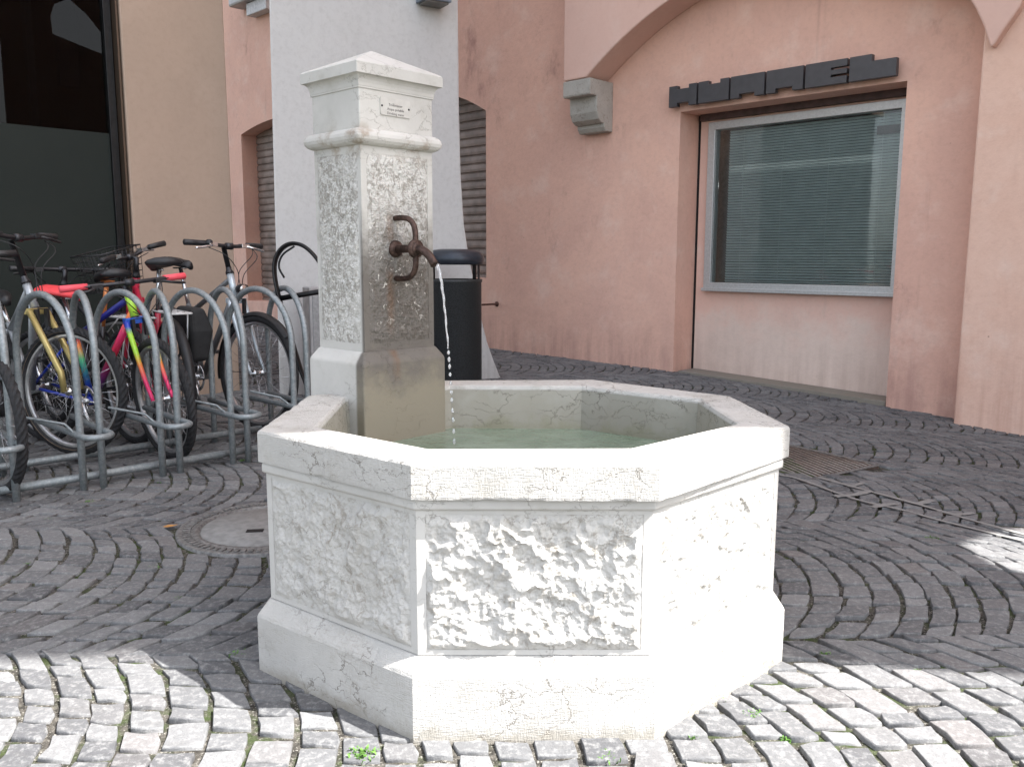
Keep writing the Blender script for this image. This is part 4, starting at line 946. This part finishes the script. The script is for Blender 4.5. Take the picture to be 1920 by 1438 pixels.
# ------------------------------------------------------------------ covers in the pavement
M['castiron'] = simple('cast_iron', (.19, .186, .18), .6, .3, .25, 60, .5, 200); M['concrete'] = simple('lid_concrete', (.24, .235, .225), .85, 0, .12, 25, .4, 160)
mh = empty('manhole_cover', (LID[0], LID[1], 0), label='round manhole cover with concrete centre and ribbed iron ring beside the fountain', cat='manhole cover')
m_ = MB().lathe((0, 0, 0), Z, [(.345, -.03), (.345, .001), (.335, .004), (.325, .001), (.285, .001), (.28, .004), (.265, .004), (.262, -.004), (.255, -.006)], 64)
for k in range(72):
    a = 2*PI*k/72; u_ = Vector((math.cos(a), math.sin(a), 0)); v_ = Vector((-math.sin(a), math.cos(a), 0)); m_.box(u_*.306+Z*.003, u_*.015, v_*.0075, Z*.003)
m_.obj('ring', M['castiron'], mh)
MB().lathe((0, 0, 0), Z, [(.256, -.01), (.252, .0), (.0, .003)], 64).obj('lid', M['concrete'], mh)
MB().box((-.03, -.075, .002), (.032, .004, 0), (-.002, .016, 0), (0, 0, .0025)).obj('lifting_slot', M['slit'], mh)
hz_ = float(gz(HA.x+.2, HA.y+.3))
ht_ = empty('hatch_cover', (HA.x, HA.y, hz_-.002), label='square rusty iron hatch cover with ribbed plate right of the basin', cat='hatch cover')
M['rustplate'] = simple('rusty_plate', (.115, .085, .072), .7, .3, .3, 16, .3, 120)
MB().box(HD*HLEN/2+HN*HW/2-Z*.012, HD*HLEN/2, HN*HW/2, Z*.010).obj('plate', M['rustplate'], ht_)
m_ = MB(); dv = (HD*.35+HN).normalized(); k = -.3
while k < HLEN+.05:
    a = HD*k; tmax = HW/dv.dot(HN); lo_, hi_ = 0., tmax
    pts = [(a+dv*s_) for s_ in np.linspace(0, tmax, 30)]; pts = [p for p in pts if .012 < p.dot(HD) < HLEN-.012 and .012 < p.dot(HN) < HW-.012]
    if len(pts) > 2: m_.tube([pts[0], pts[-1]], .0032, 5)
    k += .034
m_.obj('ribs', simple('worn_rib', (.33, .30, .27), .5, .5), ht_)
m_ = MB()
for p, q in ((HD*HLEN/2, HD*HLEN/2), (HD*HLEN/2+HN*HW, HD*HLEN/2), (HN*HW/2, HN*HW/2), (HD*HLEN+HN*HW/2, HN*HW/2)): m_.box(p, q, (HN if abs(q.dot(HD)) > abs(q.dot(HN)) else HD)*.012, Z*.002)
m_.obj('frame', M['castiron'], ht_)
# mortar repair lines
t = NT('pale_mortar'); M['mortar'] = t.done(t.mix(t.noise(60, 5), (.15, .148, .143), (.29, .284, .275)), .9, t.bump(t.noise(200, 4), .5, .004))
def strip(pts, wd):
    m_ = MB(); P = spline([Vector((*atz(x, y)[:2], 0)) for x, y in pts], 5); L_ = []
    for i, p in enumerate(P):
        d = (P[min(i+1, len(P)-1)]-P[max(i-1, 0)]).normalized(); nn = Vector((-d.y, d.x, 0)); w2 = wd*1.5*(.7+.6*noise.noise(p*9)**2+.35*noise.noise(p*21))
        for s_ in (-1, 1): q = p+nn*w2*s_; L_.append((q.x, q.y, float(gz(q.x, q.y))+.0055))
    m_.add(L_, [(2*i, 2*i+1, 2*i+3, 2*i+2) for i in range(len(P)-1)]); return m_
m_ = MB()
for pts, wd in ((((1462, 892), (1500, 900), (1600, 935), (1700, 955), (1760, 970), (1920, 1003)), .010), (((1535, 896), (1600, 912), (1700, 935), (1740, 945), (1830, 968), (1925, 990)), .013), (((1565, 932), (1600, 928), (1628, 920)), .016), (((1635, 951), (1660, 945), (1682, 942)), .014), (((1600, 910), (1618, 903)), .012), (((1715, 940), (1730, 937), (1748, 930)), .016), (((1790, 957), (1810, 955), (1824, 950)), .012)):
    q = strip(pts, wd); m_.add(q.v, q.f)
tag(m_.obj('mortar_repair', M['mortar']), kind='structure')

# ------------------------------------------------------------------ weeds in the joints, a fallen leaf
M['weed'] = simple('weed_green', (.085, .19, .03), .6, 0, .35, 30)
def tuft(n, hgt, spread):
    m_ = MB()
    for _ in range(n):
        a = random.uniform(0, 2*PI); b = Vector((random.gauss(0, spread*.4), random.gauss(0, spread*.4), -.008)); d = Vector((math.cos(a), math.sin(a), 0)); s_ = Vector((-d.y, d.x, 0))
        h = hgt*random.uniform(.5, 1.1); wd = random.uniform(.0018, .0034); ln = random.uniform(.3, 1.)*h
        m_.add([b-s_*wd, b+s_*wd, b+d*ln*.4+Z*h*.7+s_*wd*1.3, b+d*ln*.4+Z*h*.7-s_*wd*1.3, b+d*ln+Z*h*random.uniform(.7, 1.)], [(0, 1, 2, 3), (3, 2, 4)])
    me = m_.obj('weed_tuft', M['weed'], recalc=False); return me
protos = [tuft(46, .018, .032), tuft(30, .014, .024), tuft(70, .024, .045)]
spots = [(685, 1412, 2, 'in the sunlit setts before the basin corner'), (1140, 1418, 2, 'in the sunlit setts below the basin front'), (1412, 1338, 2, 'in the sunlit setts right of the basin corner'), (1350, 1303, 0, 'at the foot of the basin right side'),
         (1475, 1385, 1, 'in a sunlit joint below the basin right side'), (1800, 1385, 1, 'in a sunlit joint near the right edge'), 
         (300, 903, 2, 'at the foot of the rack hoops'), (268, 925, 1, 'in the shaded setts before the rack'), (92, 972, 1, 'in the shaded setts at the far left'), (165, 940, 0, 'beside the rack leg'), (455, 862, 2, 'between the rack end and the basin rim'), (560, 1062, 1, 'beside the basin body'),
         (1745, 1005, 2, 'in the shade beside the light patch'), (440, 1225, 0, 'near the basin base in the left shade'), (50, 1055, 1, 'in the curved joint at the far left'), (280, 960, 1, 'between rack and manhole cover'), (340, 1120, 0, 'in the shaded joints left of the basin'), (290, 1060, 0, 'in the shaded joints below the manhole cover'), (1545, 1225, 0, 'in the joints along the right shade line'), (1300, 1378, 1, 'at the lower right corner of the basin plinth'), (1720, 1255, 1, 'on the right shade line')]
used = set()
for x, y, k, where in spots:
    p = atz(x, y); o = protos[k]
    if k in used: o = protos[k].copy(); COL.objects.link(o)
    used.add(k); o.location = (p[0], p[1], float(gz(p[0], p[1]))-.002); o.rotation_euler = (0, 0, random.uniform(0, 6)); s_ = random.uniform(.4, .72); o.scale = (s_, s_, s_)
    tag(o, 'small green weed tuft '+where, 'weed', 'weeds growing in the paving joints')
p = atz(320, 990)
m_ = MB().add([(-.03, 0, .006), (-.01, .012, .010), (.012, .011, .008), (.03, 0, .012), (.01, -.012, .009), (-.012, -.010, .006), (0, 0, .004)], [(6, i, (i+1) % 6) for i in range(6)])
o = m_.obj('fallen_leaf', simple('dry_leaf', (.45, .22, .06), .7), recalc=False); o.location = (p[0], p[1], .002); o.rotation_euler = (0, 0, .3); tag(o, 'small dry orange leaf lying on the setts left of the manhole cover', 'leaf')
